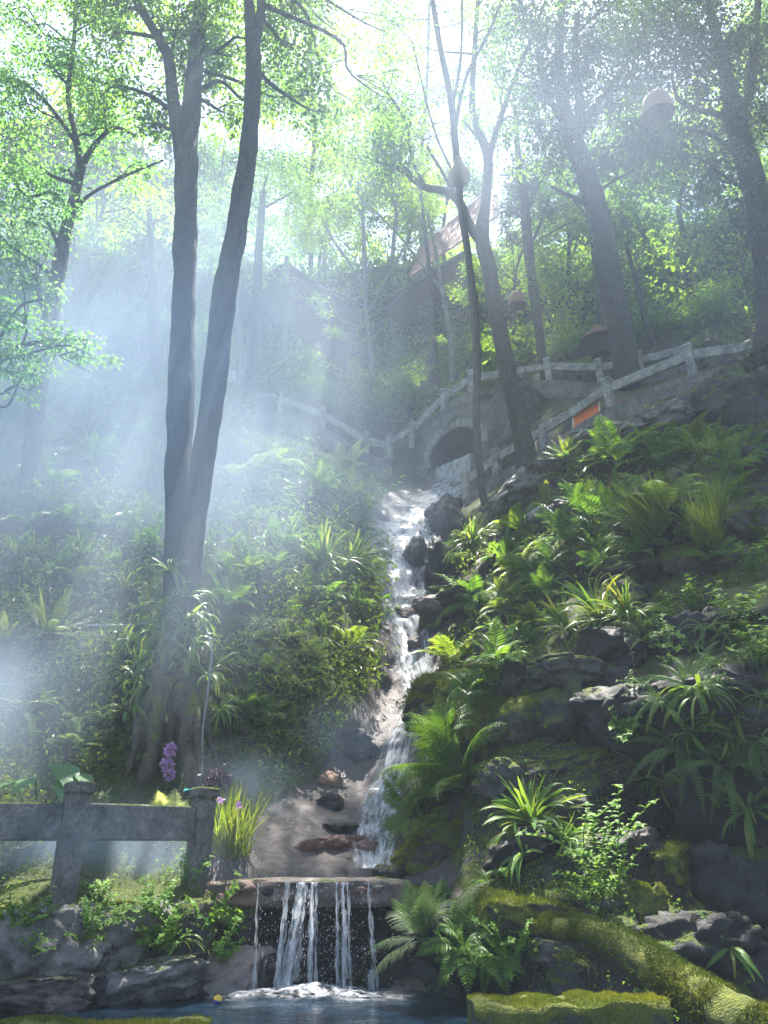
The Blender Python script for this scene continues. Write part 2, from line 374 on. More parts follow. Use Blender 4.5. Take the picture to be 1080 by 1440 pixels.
def hill_mat():
    m, t, N, Lk = mat('hillside_ground')
    soil = rock_shader(N, Lk, (.016, .016, .010), (.07, .06, .04), .62, ((.022, .036, .010), (.07, .085, .02)), .1, 1.3)
    rock = rock_shader(N, Lk, (.008, .008, .008), (.075, .074, .07), .42, ((.03, .048, .009), (.09, .115, .017)), wet=.4)
    slab = rock_shader(N, Lk, (.045, .038, .036), (.125, .105, .10), 0, wet=1.2, scale=1.1, warm=(.10, .07, .058))
    brown = rock_shader(N, Lk, (.022, .019, .018), (.095, .078, .07), .0, wet=1.1, scale=1.5, warm=(.10, .07, .055))
    geo = N('ShaderNodeNewGeometry'); n = N('ShaderNodeTexNoise'); n.inputs['Scale'].default_value = 3.5; n.inputs['Detail'].default_value = 6; n.inputs['Roughness'].default_value = .7; Lk(geo.outputs['Position'], n.inputs[0])
    cur = soil
    for nm, s in (('rockness', rock), ('brownness', brown), ('slabness', slab)):
        a = N('ShaderNodeAttribute', attribute_name=nm); ma = N('ShaderNodeMath', operation='MULTIPLY_ADD'); Lk(n.outputs['Fac'], ma.inputs[0]); ma.inputs[1].default_value = 1.1; Lk(a.outputs['Fac'], ma.inputs[2])
        mr = N('ShaderNodeMapRange'); Lk(ma.outputs[0], mr.inputs[0]); mr.inputs[1].default_value = .98; mr.inputs[2].default_value = 1.14
        mx = N('ShaderNodeMixShader'); Lk(mr.outputs[0], mx.inputs[0]); Lk(cur, mx.inputs[1]); Lk(s, mx.inputs[2]); cur = mx.outputs[0]
    o = N('ShaderNodeOutputMaterial'); Lk(cur, o.inputs[0]); return m
M['hill'] = hill_mat()
M['soil'] = rock_mat('hillside_soil', (.016, .016, .010), (.07, .06, .04), moss=.62, moss_cols=((.022, .036, .010), (.07, .085, .02)), wet=.1, scale=1.3)
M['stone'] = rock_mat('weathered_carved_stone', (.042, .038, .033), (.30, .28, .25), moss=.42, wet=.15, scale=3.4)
M['stone_far'] = rock_mat('pale_carved_stone', (.13, .13, .12), (.48, .47, .44), moss=.1, wet=.1, scale=2.4)  # paler carved stone for the upper railings and the arch ring
M['masonry'] = rock_mat('bridge_masonry', (.06, .06, .055), (.24, .23, .21), moss=.35, wet=.2, scale=1.8)
def bark_mat(name, c1, c2, lich, amt):
    m, t, N, Lk = mat(name); geo = N('ShaderNodeNewGeometry'); mp = N('ShaderNodeMapping'); mp.inputs['Scale'].default_value = (1, 1, .16); Lk(geo.outputs['Position'], mp.inputs[0])
    n = N('ShaderNodeTexNoise'); n.inputs['Scale'].default_value = 26; n.inputs['Detail'].default_value = 7; n.inputs['Roughness'].default_value = .7; n.inputs['Distortion'].default_value = .8; Lk(mp.outputs[0], n.inputs[0])
    r = ramp(N, [(.36, c1), (.62, c2)]); Lk(n.outputs['Fac'], r.inputs[0])
    n2 = N('ShaderNodeTexNoise'); n2.inputs['Scale'].default_value = 3.2; n2.inputs['Detail'].default_value = 9; n2.inputs['Roughness'].default_value = .72; Lk(geo.outputs['Position'], n2.inputs[0])
    r2 = ramp(N, [(.60 - amt * .2, g(0)), (.70 - amt * .2, g(.8))]); Lk(n2.outputs['Fac'], r2.inputs[0])
    mx = N('ShaderNodeMix', data_type='RGBA'); Lk(r2.outputs[0], mx.inputs[0]); Lk(r.outputs[0], mx.inputs[6]); mx.inputs[7].default_value = (*lich, 1)
    b = N('ShaderNodeBsdfPrincipled'); Lk(mx.outputs[2], b.inputs['Base Color']); b.inputs['Roughness'].default_value = .9; b.inputs['Specular IOR Level'].default_value = .2
    bm = N('ShaderNodeBump'); bm.inputs['Strength'].default_value = 1; bm.inputs['Distance'].default_value = .05; Lk(n.outputs['Fac'], bm.inputs['Height']); Lk(bm.outputs[0], b.inputs['Normal'])
    Lk(b.outputs[0], N('ShaderNodeOutputMaterial').inputs[0]); return m
M['bark'] = bark_mat('bark', (.012, .011, .010), (.085, .078, .066), (.06, .075, .045), .5)
M['old_bark'] = simple_mat('bark', (.022, .021, .02), (.085, .08, .072), 9, .85, .9, (1, 1, .3), dist=.05)
M['bark_mossy'] = rock_mat('mossy_bark', (.03, .025, .018), (.14, .115, .08), moss=.55, wet=.1, scale=2.5)
M['bark_pale'] = simple_mat('pale_bark', (.10, .095, .085), (.26, .25, .22), 7, .85, .7, (1, 1, .3), dist=.04)
M['wood_pale'] = simple_mat('weathered_log', (.16, .11, .08), (.34, .25, .19), 7, .8, .6, (1, 1, 1))
M['thatch'] = simple_mat('brown_roof', (.13, .068, .042), (.28, .155, .10), 14, .9, .9, (1, 6, 1), dist=.05)
M['netting'] = simple_mat('dark_brown_cloth', (.022, .017, .014), (.055, .04, .032), 6, .9, .4)
M['tile'] = simple_mat('reddish_roof', (.13, .065, .04), (.28, .15, .10), 12, .85, .9, (1, 5, 1), dist=.05)
M['darkwood'] = simple_mat('dark_timber', (.018, .015, .013), (.05, .042, .036), 8, .8, .4)
M['wicker'] = simple_mat('woven_bamboo', (.13, .075, .042), (.36, .24, .14), 10, .75, 1.0, (1, 1, 7), dist=.05)
M['orange'] = simple_mat('orange_board', (.62, .13, .012), (.75, .19, .02), 3, .55, .05)
M['redbrown'] = simple_mat('red_brown_board', (.22, .06, .04), (.30, .10, .07), 5, .6, .1)
M['cream'] = simple_mat('cream_paint', (.62, .60, .52), (.75, .72, .65), 5, .6, .05)
M['black'] = simple_mat('black_plastic', (.008, .008, .009), (.02, .02, .022), 10, .4, .05, spec=.5)
M['hose'] = simple_mat('grey_hose', (.12, .13, .14), (.20, .21, .22), 10, .45, .05, spec=.5)
M['yellow'] = simple_mat('yellow_plastic', (.65, .42, .03), (.75, .5, .05), 10, .4, .02, spec=.5)
M['blue'] = simple_mat('blue_plastic', (.02, .05, .28), (.03, .08, .36), 10, .4, .02, spec=.5)
M['petal'] = leaf_mat('purple_petals', [(.45, .22, .52), (.62, .38, .66), (.75, .55, .76)], tcol=(1.1, .9, 1.1), trans=.4)
M['varieg'] = leaf_mat('variegated_leaves', [(.28, .33, .07), (.46, .50, .16), (.62, .63, .32)], tcol=(1.2, 1.2, .7), trans=.4)
M['cream_leaf'] = leaf_mat('cream_edged_leaves', [(.22, .27, .13), (.38, .40, .24), (.52, .52, .36)], tcol=(1.1, 1.1, .8), trans=.35)
M['purple_leaf'] = leaf_mat('dark_purple_leaves', [(.03, .012, .03), (.06, .022, .05), (.09, .04, .07)], tcol=(1.4, .8, 1.2), trans=.3)
M['taro'] = leaf_mat('taro_leaf', [(.06, .14, .06), (.10, .20, .09), (.15, .25, .12)], tcol=(1.2, 1.5, .9), trans=.4)
M['teal'] = leaf_mat('teal_leaf', [(.03, .20, .18), (.05, .27, .25), (.08, .33, .3)], tcol=(1, 1.1, 1.1), trans=.3)
M['orange_rock'] = rock_mat('orange_stone', (.22, .12, .07), (.48, .29, .19), moss=0, wet=.3, scale=4)
M['red_rock'] = rock_mat('reddish_stone', (.14, .075, .055), (.34, .20, .16), moss=0, wet=.5, scale=3)
# ------------------------------------------------------------------ hillside
CTL = [
 # left bank: rock face under the balustrade, shelf, slope
 (-260,1410,8.6),(0,1405,9.1),(150,1412,9.4),(280,1402,9.9),(355,1395,10.4),
 (-260,1275,8.8),(0,1275,9.1),(90,1272,9.35),(200,1275,9.7),(290,1275,10.1),
 (-260,1236,10.3),(20,1236,10.6),(200,1238,11.0),
 (-260,1100,11.6),(60,1100,12.0),(150,1100,12.1),(240,1095,12.3),(310,1095,12.6),(370,1105,12.9),
 (-260,980,12.8),(50,980,13.0),(150,980,13.1),(240,960,13.2),(330,980,13.5),(430,1000,14.0),
 (-260,870,13.6),(50,880,13.8),(250,860,14.2),(400,860,15.6),(480,900,16.0),
 (-260,720,14.8),(30,730,15.6),(150,780,15.8),(300,700,18.5),(420,740,18.8),(470,790,18.6),
 (-260,600,17.5),(0,600,18.2),(150,650,18.4),(330,600,22),(430,640,22.4),(500,700,21.8),
 (-300,490,22),(0,505,22.5),(100,500,23),(200,540,22.8),(340,555,25),(450,590,27),(545,640,28.6),
 # waterfall channel
 (400,1390,11.4),(500,1390,11.4),(400,1290,11.4),(520,1290,11.4),
 (340,1232,10.75),(450,1236,10.75),(555,1232,10.85),(370,1160,11.9),(450,1160,12.2),(535,1160,12.6),
 (430,1090,13.6),(520,1070,14.2),(555,1010,15.6),(578,960,16.6),(585,900,18.1),(582,840,19.8),(570,790,21.2),(560,740,22.6),(600,722,24.2),
 (500,1000,14.4),(530,900,16.4),(527,830,18.6),(508,770,20.3),(520,700,23.2),
 (630,702,26.6),(560,690,26.4),(620,668,28.6),
 # right bank
 (600,1400,10.3),(600,1330,10.3),(595,1250,10.6),(590,1190,12.0),(650,1250,10),(700,1405,8.7),(800,1405,8.3),(800,1290,8.5),
 (760,1200,9.3),(900,1200,9.8),(1000,1200,9.0),(1000,1400,7.4),(1090,1420,6.6),(1090,1200,8.0),(1350,1400,6.2),(1350,1150,7.4),
 (750,1100,9.9),(640,1160,11),(640,1080,11.8),(600,1000,13.6),(700,1000,11.6),(800,1000,10.7),(900,1050,10),(1000,1000,9.2),(1090,1000,8.5),(1350,950,8.2),
 (640,960,13.8),(720,930,12.7),(830,880,12.1),(930,860,11.4),(1000,850,10.9),(1090,850,10.3),(1350,800,9.8),
 (620,870,17),(700,780,17.4),(618,790,20.5),(800,750,16),(900,700,15.2),(1050,700,13.6),(1350,660,12.5),
 (650,735,22.8),(690,695,24.3),(760,640,21.4),(820,660,19.2),(900,610,18.6),(960,565,19),(1060,540,18.2),(1350,500,16.5),(850,592,21.4),
 # above the paths
 (450,545,32),(550,560,32),(620,565,31),(770,540,27.2),(880,525,24.6),(1000,490,23),
 (400,450,40),(550,480,38),(660,490,35),(850,455,31),(1000,410,28.5),(1200,380,26),(200,440,31),(50,425,29.5),(-300,400,28),
 (0,370,37),(300,380,44),(540,400,46),(800,385,42),(1050,330,37),(1350,280,34),(-400,300,38),
]
_P = np.array([list(at(*c)) for c in CTL])
_P = np.vstack([_P, [[x, 9.0 + (1.2 if abs(x) < 3 else 0), -1.4] for x in (-16, -9, -4, 0, 3)], [[7, 6.2, -1.4], [14, 5, -1.4]],
                [[x, 64, 47] for x in (-45, -20, 0, 20, 45)], [[-40, 16, 2], [-40, 30, 22], [-40, 44, 40], [40, 12, 2], [40, 26, 22], [40, 42, 40]]])
S0 = np.array([12., 12.])
_X = _P[:, [0, 2]] / S0
def _tps(d2): return .5 * d2 * np.log(d2 + 1e-12)
_n = len(_X); _K = _tps(((_X[:, None] - _X[None]) ** 2).sum(-1)) + np.eye(_n) * .0015
_A = np.zeros((_n + 3, _n + 3)); _A[:_n, :_n] = _K; _A[:_n, _n:] = np.c_[np.ones(_n), _X]; _A[_n:, :_n] = _A[:_n, _n:].T
_w = np.linalg.solve(_A, np.r_[_P[:, 1], np.zeros(3)])
def depth(xz):
    q = np.asarray(xz, float) / S0; out = np.empty(len(q))
    for i in range(0, len(q), 20000):
        s = q[i:i + 20000]; out[i:i + 20000] = _tps(((s[:, None] - _X[None]) ** 2).sum(-1)) @ _w[:_n] + _w[_n] + s @ _w[_n + 1:]
    return out

def warp(a, b, n, c, k):               # denser grid lines near c
    t = np.linspace(-1, 1, n); s = np.sinh(t * k) / math.sinh(k)
    return np.where(s < 0, c + s * (c - a), c + s * (b - c))
gx = warp(-48, 48, 520, 1.0, 2.7); gz = np.r_[-1.45, warp(-1.3, 46.5, 420, 3.0, 2.2)]
GX, GZ = np.meshgrid(gx, gz); XZ = np.c_[GX.ravel(), GZ.ravel()]
YY = depth(XZ)
YY = np.minimum(YY, 80)
TP = np.c_[XZ[:, 0], YY, XZ[:, 1]]
# rock structure: ledges (strata tilted down to the left), lumps, cracks
chan = np.exp(-((TP[:, 0] + .3) / 1.8) ** 2) * (TP[:, 2] < 3.2) * (TP[:, 2] > 1.05)     # smooth mineral slab
right = 1 / (1 + np.exp(-(TP[:, 0] - .9 - TP[:, 2] * .06) * 3))
far = np.clip(TP[:, 1] / 12, .6, 2.2) * np.where(TP[:, 1] > 20, np.clip(1 - (TP[:, 1] - 20) / 9, .3, 1), 1)
amp = (.34 + .32 * right) * (1 - .9 * chan) * far
dsp = amp * (.75 * ridged(TP, .5, 5, 3) + .45 * fbm(TP, 1.5, 4, 5))
for fq, A1, A2, sd in ((.55, .75, .28, 1), (1.35, .30, .14, 2), (3.2, .08, .05, 3)):      # blocks and cracks of the rocky right bank
    Q = TP * np.array([.8, .8, 1.35]) + .25 * np.stack([fbm(TP, 1.2, 3, 51), fbm(TP, 1.2, 3, 61), fbm(TP, 1.2, 3, 71)], 1)
    d1, d2, c = worley(Q, fq, sd * 10); e = sstep(0, .22, d2 - d1)
    dsp += right * np.clip(far, .6, 1.5) * (1 - .9 * chan) * (A1 * (c - .5) * e - A2 * (1 - e))
hollow = sstep(2.2, 3.6, TP[:, 0]) * (1 - sstep(9, 12, TP[:, 0])) * (1 - sstep(1.5, 2.9, TP[:, 2])) * (TP[:, 1] < 14)
dsp -= 1.5 * hollow
TP[:, 1] -= dsp
TP[:, 0] += .25 * amp * fbm(TP, .9, 3, 21)
# the slope stays behind the foot of the balustrades and the bridge arch
def project(P):
    d = P[:, 1] * CP + (P[:, 2] - CAMZ) * SP; return 540 + FPX * P[:, 0] / d, 720 - FPX * (-P[:, 1] * SP + (P[:, 2] - CAMZ) * CP) / d
BACK = [((340, 596, 26.2), (394, 606, 27.0), (453, 628, 28.0), (514, 660, 29.2), (548, 668, 30.0), (600, 668, 29.8), (640, 655, 29.6), (700, 620, 28.6), (769, 552, 27.4), (841, 552, 26.2), (900, 540, 25.4), (960, 520, 24.8)),
        ((640, 712, 26.0), (655, 706, 25.9), (697, 678, 25.0), (763, 636, 23.5), (853, 582, 21.7), (966, 536, 20.2), (1120, 512, 18.7))]
for B in BACK:
    B = np.array(B, float); px, py = project(TP); fy = np.interp(px, B[:, 0], B[:, 1]); fY = np.interp(px, B[:, 0], B[:, 2])
    inx = sstep(B[0, 0] - 25, B[0, 0], px) * (1 - sstep(B[-1, 0], B[-1, 0] + 25, px))
    k = inx * (1 - sstep(-8, 26, py - fy)) * sstep(-260, -160, py - fy)
    tgt = np.maximum(TP[:, 1], fY + .4 + .012 * (fy - py)); s = 1 + k * (tgt / TP[:, 1] - 1)
    TP = np.array([0, 0, CAMZ]) + (TP - [0, 0, CAMZ]) * s[:, None]
F4 = grid_faces(len(gx), len(gz))
tmb = MB(); tmb.add(TP, F4); ter = tmb.build('hillside', M['hill']); tag(ter, kind='structure')
chx = [(1.0, -.7, 1.55), (1.7, -.75, 1.6), (2.6, -.1, 1.1), (3.6, .2, .85), (5, .55, .75), (7, .8, .75), (9, .7, .95), (11.5, .7, 1.4), (13.2, 1.3, 1.4), (15.5, 2.2, 1.5), (17, 2.6, .6)]
cz, ccx, cw = np.array(chx).T
def zones(P):
    nz_ = fbm(P, 1.1, 4, 33); dc = np.abs(P[:, 0] - np.interp(P[:, 2], cz, ccx)) / np.interp(P[:, 2], cz, cw) + .25 * nz_
    r_ = 1 / (1 + np.exp(-(P[:, 0] - np.interp(P[:, 2], cz, ccx) - .2) * 3)); inch = (P[:, 2] > .95) * (P[:, 2] < 17.5)
    ch = (1 - sstep(.8, 1.15, dc)) * inch
    rk = np.maximum(sstep(.25, .75, r_ + .5 * nz_) * (1 - sstep(23.5, 27, P[:, 1])) * (P[:, 2] < 19), ((P[:, 2] < 1.15) & (P[:, 1] < 13)).astype(float))
    return r_, rk, ch
_, rk_, ch_ = zones(TP); lowch = 1 - sstep(2.6, 4.2, TP[:, 2])
for nm, val in (('rockness', rk_), ('brownness', ch_), ('slabness', ch_ * (.2 + .40 * lowch))):
    ter.data.attributes.new(nm, 'FLOAT', 'POINT').data.foreach_set('value', val.astype(np.float32))
fc = TP[F4].mean(1); rx, rkf, chf = zones(fc); mi = np.where(chf > .45, 2, np.where(rkf > .5, 1, 0))

# flat ground round and behind the viewer, pool bed included: one sheet
gm = MB()
xs = np.linspace(-80, 80, 61); ys = np.linspace(-45, 88, 51); A_, B_ = np.meshgrid(xs, ys)
gm.add(np.c_[A_.ravel(), B_.ravel(), -1.4 + .05 * fbm(np.c_[A_.ravel(), B_.ravel(), 0 * A_.ravel()], .3, 3, 2)], grid_faces(61, 51))
tag(gm.build('ground', M['soil']), kind='structure')
pm = MB(); box(pm, (0, -1.4, -.9), 30, 9.0, .9, None, .03)
tag(pm.build('viewing_path', M['stone']), kind='structure')

# ------------------------------------------------------------------ pool
def make_water():
    m, t, N, Lk = mat('pool_water_surface')
    geo = N('ShaderNodeNewGeometry'); mp = N('ShaderNodeMapping'); mp.inputs['Scale'].default_value = (2.2, 5.5, 1); Lk(geo.outputs['Position'], mp.inputs[0])
    n = N('ShaderNodeTexNoise'); n.inputs['Scale'].default_value = 1.7; n.inputs['Detail'].default_value = 5; n.inputs['Distortion'].default_value = .7; Lk(mp.outputs[0], n.inputs[0])
    bm = N('ShaderNodeBump'); bm.inputs['Strength'].default_value = .55; bm.inputs['Distance'].default_value = .06; Lk(n.outputs['Fac'], bm.inputs['Height'])
    b = N('ShaderNodeBsdfPrincipled'); b.inputs['Base Color'].default_value = (.006, .018, .030, 1); b.inputs['Roughness'].default_value = .08; b.inputs['IOR'].default_value = 1.33
    Lk(bm.outputs[0], b.inputs['Normal']); o = N('ShaderNodeOutputMaterial'); Lk(b.outputs[0], o.inputs[0]); return m
wm = MB(); nx, ny = 130, 70
A_, B_ = np.meshgrid(np.linspace(-15, 12, nx), np.linspace(3.1, 12.5, ny))
W = np.c_[A_.ravel(), B_.ravel(), np.zeros(nx * ny)]
rip = np.exp(-((W[:, 0] + .7) / 1.6) ** 2 - ((W[:, 1] - 10) / 1.2) ** 2)
W[:, 2] = .008 * fbm(W * np.array([1, 2, 1]), 1.6, 3, 4) + .05 * rip * fbm(W, 4, 3, 8)
wm.add(W, grid_faces(nx, ny)); tag(wm.build('pool_water', make_water()), kind='structure')

# ------------------------------------------------------------------ rocks
bvhs = [BVHTree.FromPolygons([tuple(v) for v in TP], [tuple(f) for f in F4.tolist()])]
def hit(px, py):
    o = Vector((0, 0, CAMZ)); d = ray(px, py).normalized(); best = None
    for b in bvhs:
        h = b.ray_cast(o, d)
        if h[0] is not None and (best is None or h[3] < best[2]): best = (h[0], h[1], h[3])
    return best[:2] if best else (at(px, py, 20), Vector((0, -1, 0)))

def thit(px, py):
    h = bvhs[0].ray_cast(Vector((0, 0, CAMZ)), ray(px, py).normalized())[0]
    return h if h is not None else at(px, py, 20)

def ico(sub):
    import bmesh
    bm = bmesh.new(); bmesh.ops.create_icosphere(bm, subdivisions=sub, radius=1); bm.verts.ensure_lookup_table()
    V = np.array([v.co[:] for v in bm.verts]); F = np.array([[v.index for v in f.verts] for f in bm.faces]); bm.free(); return V, F
ICO = {k: ico(k) for k in (3, 4, 5)}
def rock_verts(sx, sy, sz, seed, sub=5, rough=.5, flat=.55, strata=.12):
    """Angular boulder: a sphere cut by random planes, layered, then roughened."""
    V, F = ICO[sub]; V = V.copy(); rg = np.random.default_rng(seed)
    for k in range(11):
        n = rg.normal(size=3); n /= np.linalg.norm(n); d = rg.uniform(.55, .9)
        e = V @ n - d; V -= np.clip(e, 0, None)[:, None] * n * .88
    if flat < 1: V[:, 2] = np.where(V[:, 2] > flat, flat + (V[:, 2] - flat) * .2, V[:, 2])
    off = rg.uniform(0, 50, 3); Q = V + off
    Q = Q + .12 * np.stack([fbm(Q, 2, 3, seed + 7), fbm(Q, 2, 3, seed + 8), fbm(Q, 2, 3, seed + 9)], 1)
    d1, d2, c = worley(Q * np.array([1, 1, 1.4]), 1.5, seed); e = sstep(0, .1, d2 - d1); f1, f2, c2 = worley(Q, 4.0, seed + 4); e2 = sstep(0, .1, f2 - f1)
    V = V * (1 + rough * (.20 * ridged(Q, 1.3, 5, seed) + .10 * fbm(Q, 5, 4, seed) + .42 * (c - .5) * e - .16 * (1 - e) + .14 * (c2 - .5) * e2 - .05 * (1 - e2)))[:, None]
    return V * np.array([sx, sy, sz]), F
rock_list = []
def rock(name, px, py, w, h, m, label, seed, group=None, dep=.8, rough=.5, flat=.55, tilt=0, out=.25, sub=5, cat='rock', Y=None):
    if Y is None: p, nrm = hit(px, py)
    else: p = at(px, py, Y)
    s = scale_at(p); sx, sz = w * s / 2 * 1.1, h * s / 2 * 1.1; sy = max(sx, sz) * dep
    V, F = rock_verts(sx, sy, sz, seed, sub, rough, flat)
    rot = np.array(Matrix.Rotation(R(tilt), 3, 'Y') @ Matrix.Rotation(random.uniform(-.5, .5), 3, 'Z'))
    V = V @ rot.T
    mb = MB(); mb.add(V, F); o = mb.build(name, M[m]); 
    o.location = (p.x, p.y + sy * (.5 - out), p.z)
    tag(o, label, cat, group); rock_list.append(o)
    bvhs.append(BVHTree.FromPolygons([tuple(v + np.array(o.location)) for v in V], F.tolist()))
    return o

RK = [
 # right bank, top to bottom: px, py, w, h, material, label, tilt
 (930,588,110,46,'rock_bare','pale grey ledge rock under the near stone balustrade',-14),
 (1020,560,110,70,'rock','cracked grey rock beside the ivy covered trunk',-12),
 (868,612,120,34,'rock_bare','long thin pale ledge sloping below the orange board',-12),
 (1058,590,60,70,'rock_wet_shade','dark rock at the foot of the ivy covered trunk',0),
 (800,655,90,40,'rock','flat brown ledge carrying the rosette fern',-6),
 (748,676,100,50,'rock_bare','pale pointed ledge jutting out under the leaning trunk',-16),
 (822,716,110,44,'rock_bare','flat topped pale boulder in the middle of the fern bank',-4),
 (700,735,80,70,'rock','grey cliff rock below the slender pole trunk',0),
 (635,745,58,90,'rock_wet_shade','dark rock beside the upper cascade lip',0),
 (655,790,70,60,'rock','shaggy grey rock right of the cascade with ferns above',0),
 (622,800,40,80,'rock_wet_shade','narrow dark rock washed by the cascade',0),
 (735,760,90,66,'rock','grey rock between the flat boulder and the cascade ferns',-5),
 (680,838,110,50,'rock_mossy','mossy shelf with yellow moss right of the cascade',-6),
 (628,866,62,60,'rock_mossy','rounded mossy rock hanging over the mid cascade',0),
 (625,912,60,66,'rock_mossy','mossy rock at the narrow bend of the cascade',0),
 (775,800,100,52,'rock_mossy','moss capped rock left of the strap fern clump',-8),
 (845,785,90,50,'rock_mossy','moss capped rock above the strap fern clump',0),
 (920,805,130,70,'rock','brown rock shelf strewn with dry litter',4),
 (1005,790,120,70,'rock_mossy','mossy rock at the right below the fern thicket',0),
 (960,735,140,70,'rock_wet_shade','dark hollow rock under the fern thicket',0),
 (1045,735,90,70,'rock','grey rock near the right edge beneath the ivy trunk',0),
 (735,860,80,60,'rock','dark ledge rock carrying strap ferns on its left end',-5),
 (880,905,140,80,'rock_wet_shade','black overhanging rock below the strap fern clump',0),
 (990,900,140,90,'rock_wet_shade','dark rock behind the nettle-like herbs',0),
 (650,985,128,84,'rock_mossy','moss covered ledge jutting over the cascade',-6),
 (662,1052,150,130,'rock_mossy','big mossy bulge carrying the tallest feathery fern',0),
 (610,1118,70,100,'rock_mossy','mossy rock hanging over the lower cascade below the tallest fern',0),
 (690,985,120,80,'rock_mossy','mossy rock behind the largest feathery fern',-4),
 (742,952,100,66,'rock','square dark block with mossy top above the cave',-6),
 (812,940,110,60,'rock','grey block beside the square dark block',-4),
 (735,1015,56,64,'rock_mossy','small mossy knob at the cave mouth',0),
 (782,1072,150,46,'rock','thin flat slab with dry twigs on top in the dark cliff',-2),
 (832,1078,60,44,'rock_mossy','small mossy cushion rock on the thin flat slab',0),
 (715,1100,70,66,'rock','grey lump behind the bright green tongue fern',0),
 (890,1015,150,100,'rock_wet_shade','black recessed rock in the dark cliff',0),
 (1010,1000,160,120,'rock_wet_shade','dark rock face behind the hanging sword ferns',0),
 (905,1130,120,90,'rock_wet_shade','black rock beneath the hanging sword ferns',0),
 (1035,1130,130,150,'rock_wet_shade','dark rock face at the right edge of the cliff',0),
 (745,1200,110,70,'rock_wet_shade','dark rock under the bright green tongue fern',0),
 (622,1205,120,88,'rock_mossy','round mossy boulder beside the foot of the cascade',0),
 (600,1262,80,44,'rock_mossy','low mossy rock at the right end of the weir',0),
 (700,1300,130,80,'rock_mossy','mossy rock behind the large grey-green fern',0),
 (775,1288,150,76,'rock_mossy','broad ledge covered in golden moss above the pool',6),
 (785,1335,90,40,'rock_bare','pale broken stub under the golden moss ledge',8),
 (815,1388,70,66,'rock','dark grey stone standing at the pool edge',20),
 (640,1330,110,80,'rock_wet_shade','black rock behind the fern at the pool edge',0),
 (955,1265,70,140,'rock_mossy','upright mossy stone in the dark hollow',0),
 (905,1290,60,80,'rock_mossy','small mossy stone leaning on the upright stone',0),
 (1040,1280,110,150,'rock_wet_shade','black rock at the lower right edge',0),
 (985,1345,150,100,'rock_wet_shade','added black boulder darkening the hollow behind the mossy log',0),  # this and the next two are added: hollow's shade as black boulders
 (1060,1385,110,110,'rock_wet_shade','added black boulder darkening the lower right corner above the log',0),
 (900,1240,130,120,'rock_wet_shade','added black boulder darkening the hollow beside the upright mossy stone',0),
 (690,1380,110,80,'rock_wet_shade','black rock at the water under the mossy ledge',0),
 (590,1392,80,40,'slab_dark','wet reddish rock at the water right of the falls',0),
 # left bank
 (50,1335,150,110,'rock_bare','grey boulder in the wall under the leftmost balustrade rail',0),
 (165,1322,120,90,'rock_bare','pale grey boulder below the leaning balustrade post',-10),
 (190,1378,170,70,'rock_bare','long pale rock at the waterline left of the pool',-8),
 (50,1392,130,60,'slab_dark','dark red-brown rock at the waterline far left',0),
 (310,1376,120,74,'slab','pale wet rock at the waterline beside the black pipe',-6),
 (245,1320,90,90,'rock','dark rock under the herbs left of the falls',0),
 (320,1285,80,60,'rock','dark rock below the left end of the weir',0),
 # cascade bed
 (497,1058,72,62,'rock_wet_shade','dark boulder at the top of the pale slab',0),
 (463,1098,38,26,'orange_rock','loose orange-brown stone on the pale slab',25),
 (460,1135,34,44,'rock_wet_shade','dark stone standing in for a crack in the middle of the pale slab',0),  # near-black stone takes the place of a dark crack in the rock
 (458,1192,84,50,'red_rock','broad reddish stone embedded in the pale slab',-8),
 (513,1196,36,26,'red_rock','small pinkish stone beside the foam at the slab foot',0),
 (478,1166,50,26,'rock_wet_shade','dark crusted stone above the broad reddish stone',0),
 (548,1236,54,38,'rock_wet_shade','black stone at the right end of the weir top',0),
 (592,788,44,70,'rock_wet_shade','dark stone dividing the upper cascade',0),
 (572,868,40,26,'slab_dark','brown stone in the mid cascade left of the bend',0),
 (604,850,44,34,'slab_dark','warm brown stone right of the mid cascade',0),
 (590,906,30,26,'slab_dark','little brown stone in the foam of the lower bend',0),
]
for i, (px, py, w, h, m, lab, tl) in enumerate(RK):
    nm = 'boulder' if w > 70 else 'stone'
    small = w < 60
    rock(nm, px, py, w * 1.08, h * 1.15, m, lab, 100 + i, tilt=tl, sub=4 if small else 5,
         flat=.35 if h < .6 * w else .7, cat='boulder' if w > 70 else 'stone', rough=.75 if m != 'orange_rock' else .3,
         out=(.15 if not small else .3) - (.3 if 'slab' in lab and m != 'orange_rock' else 0))

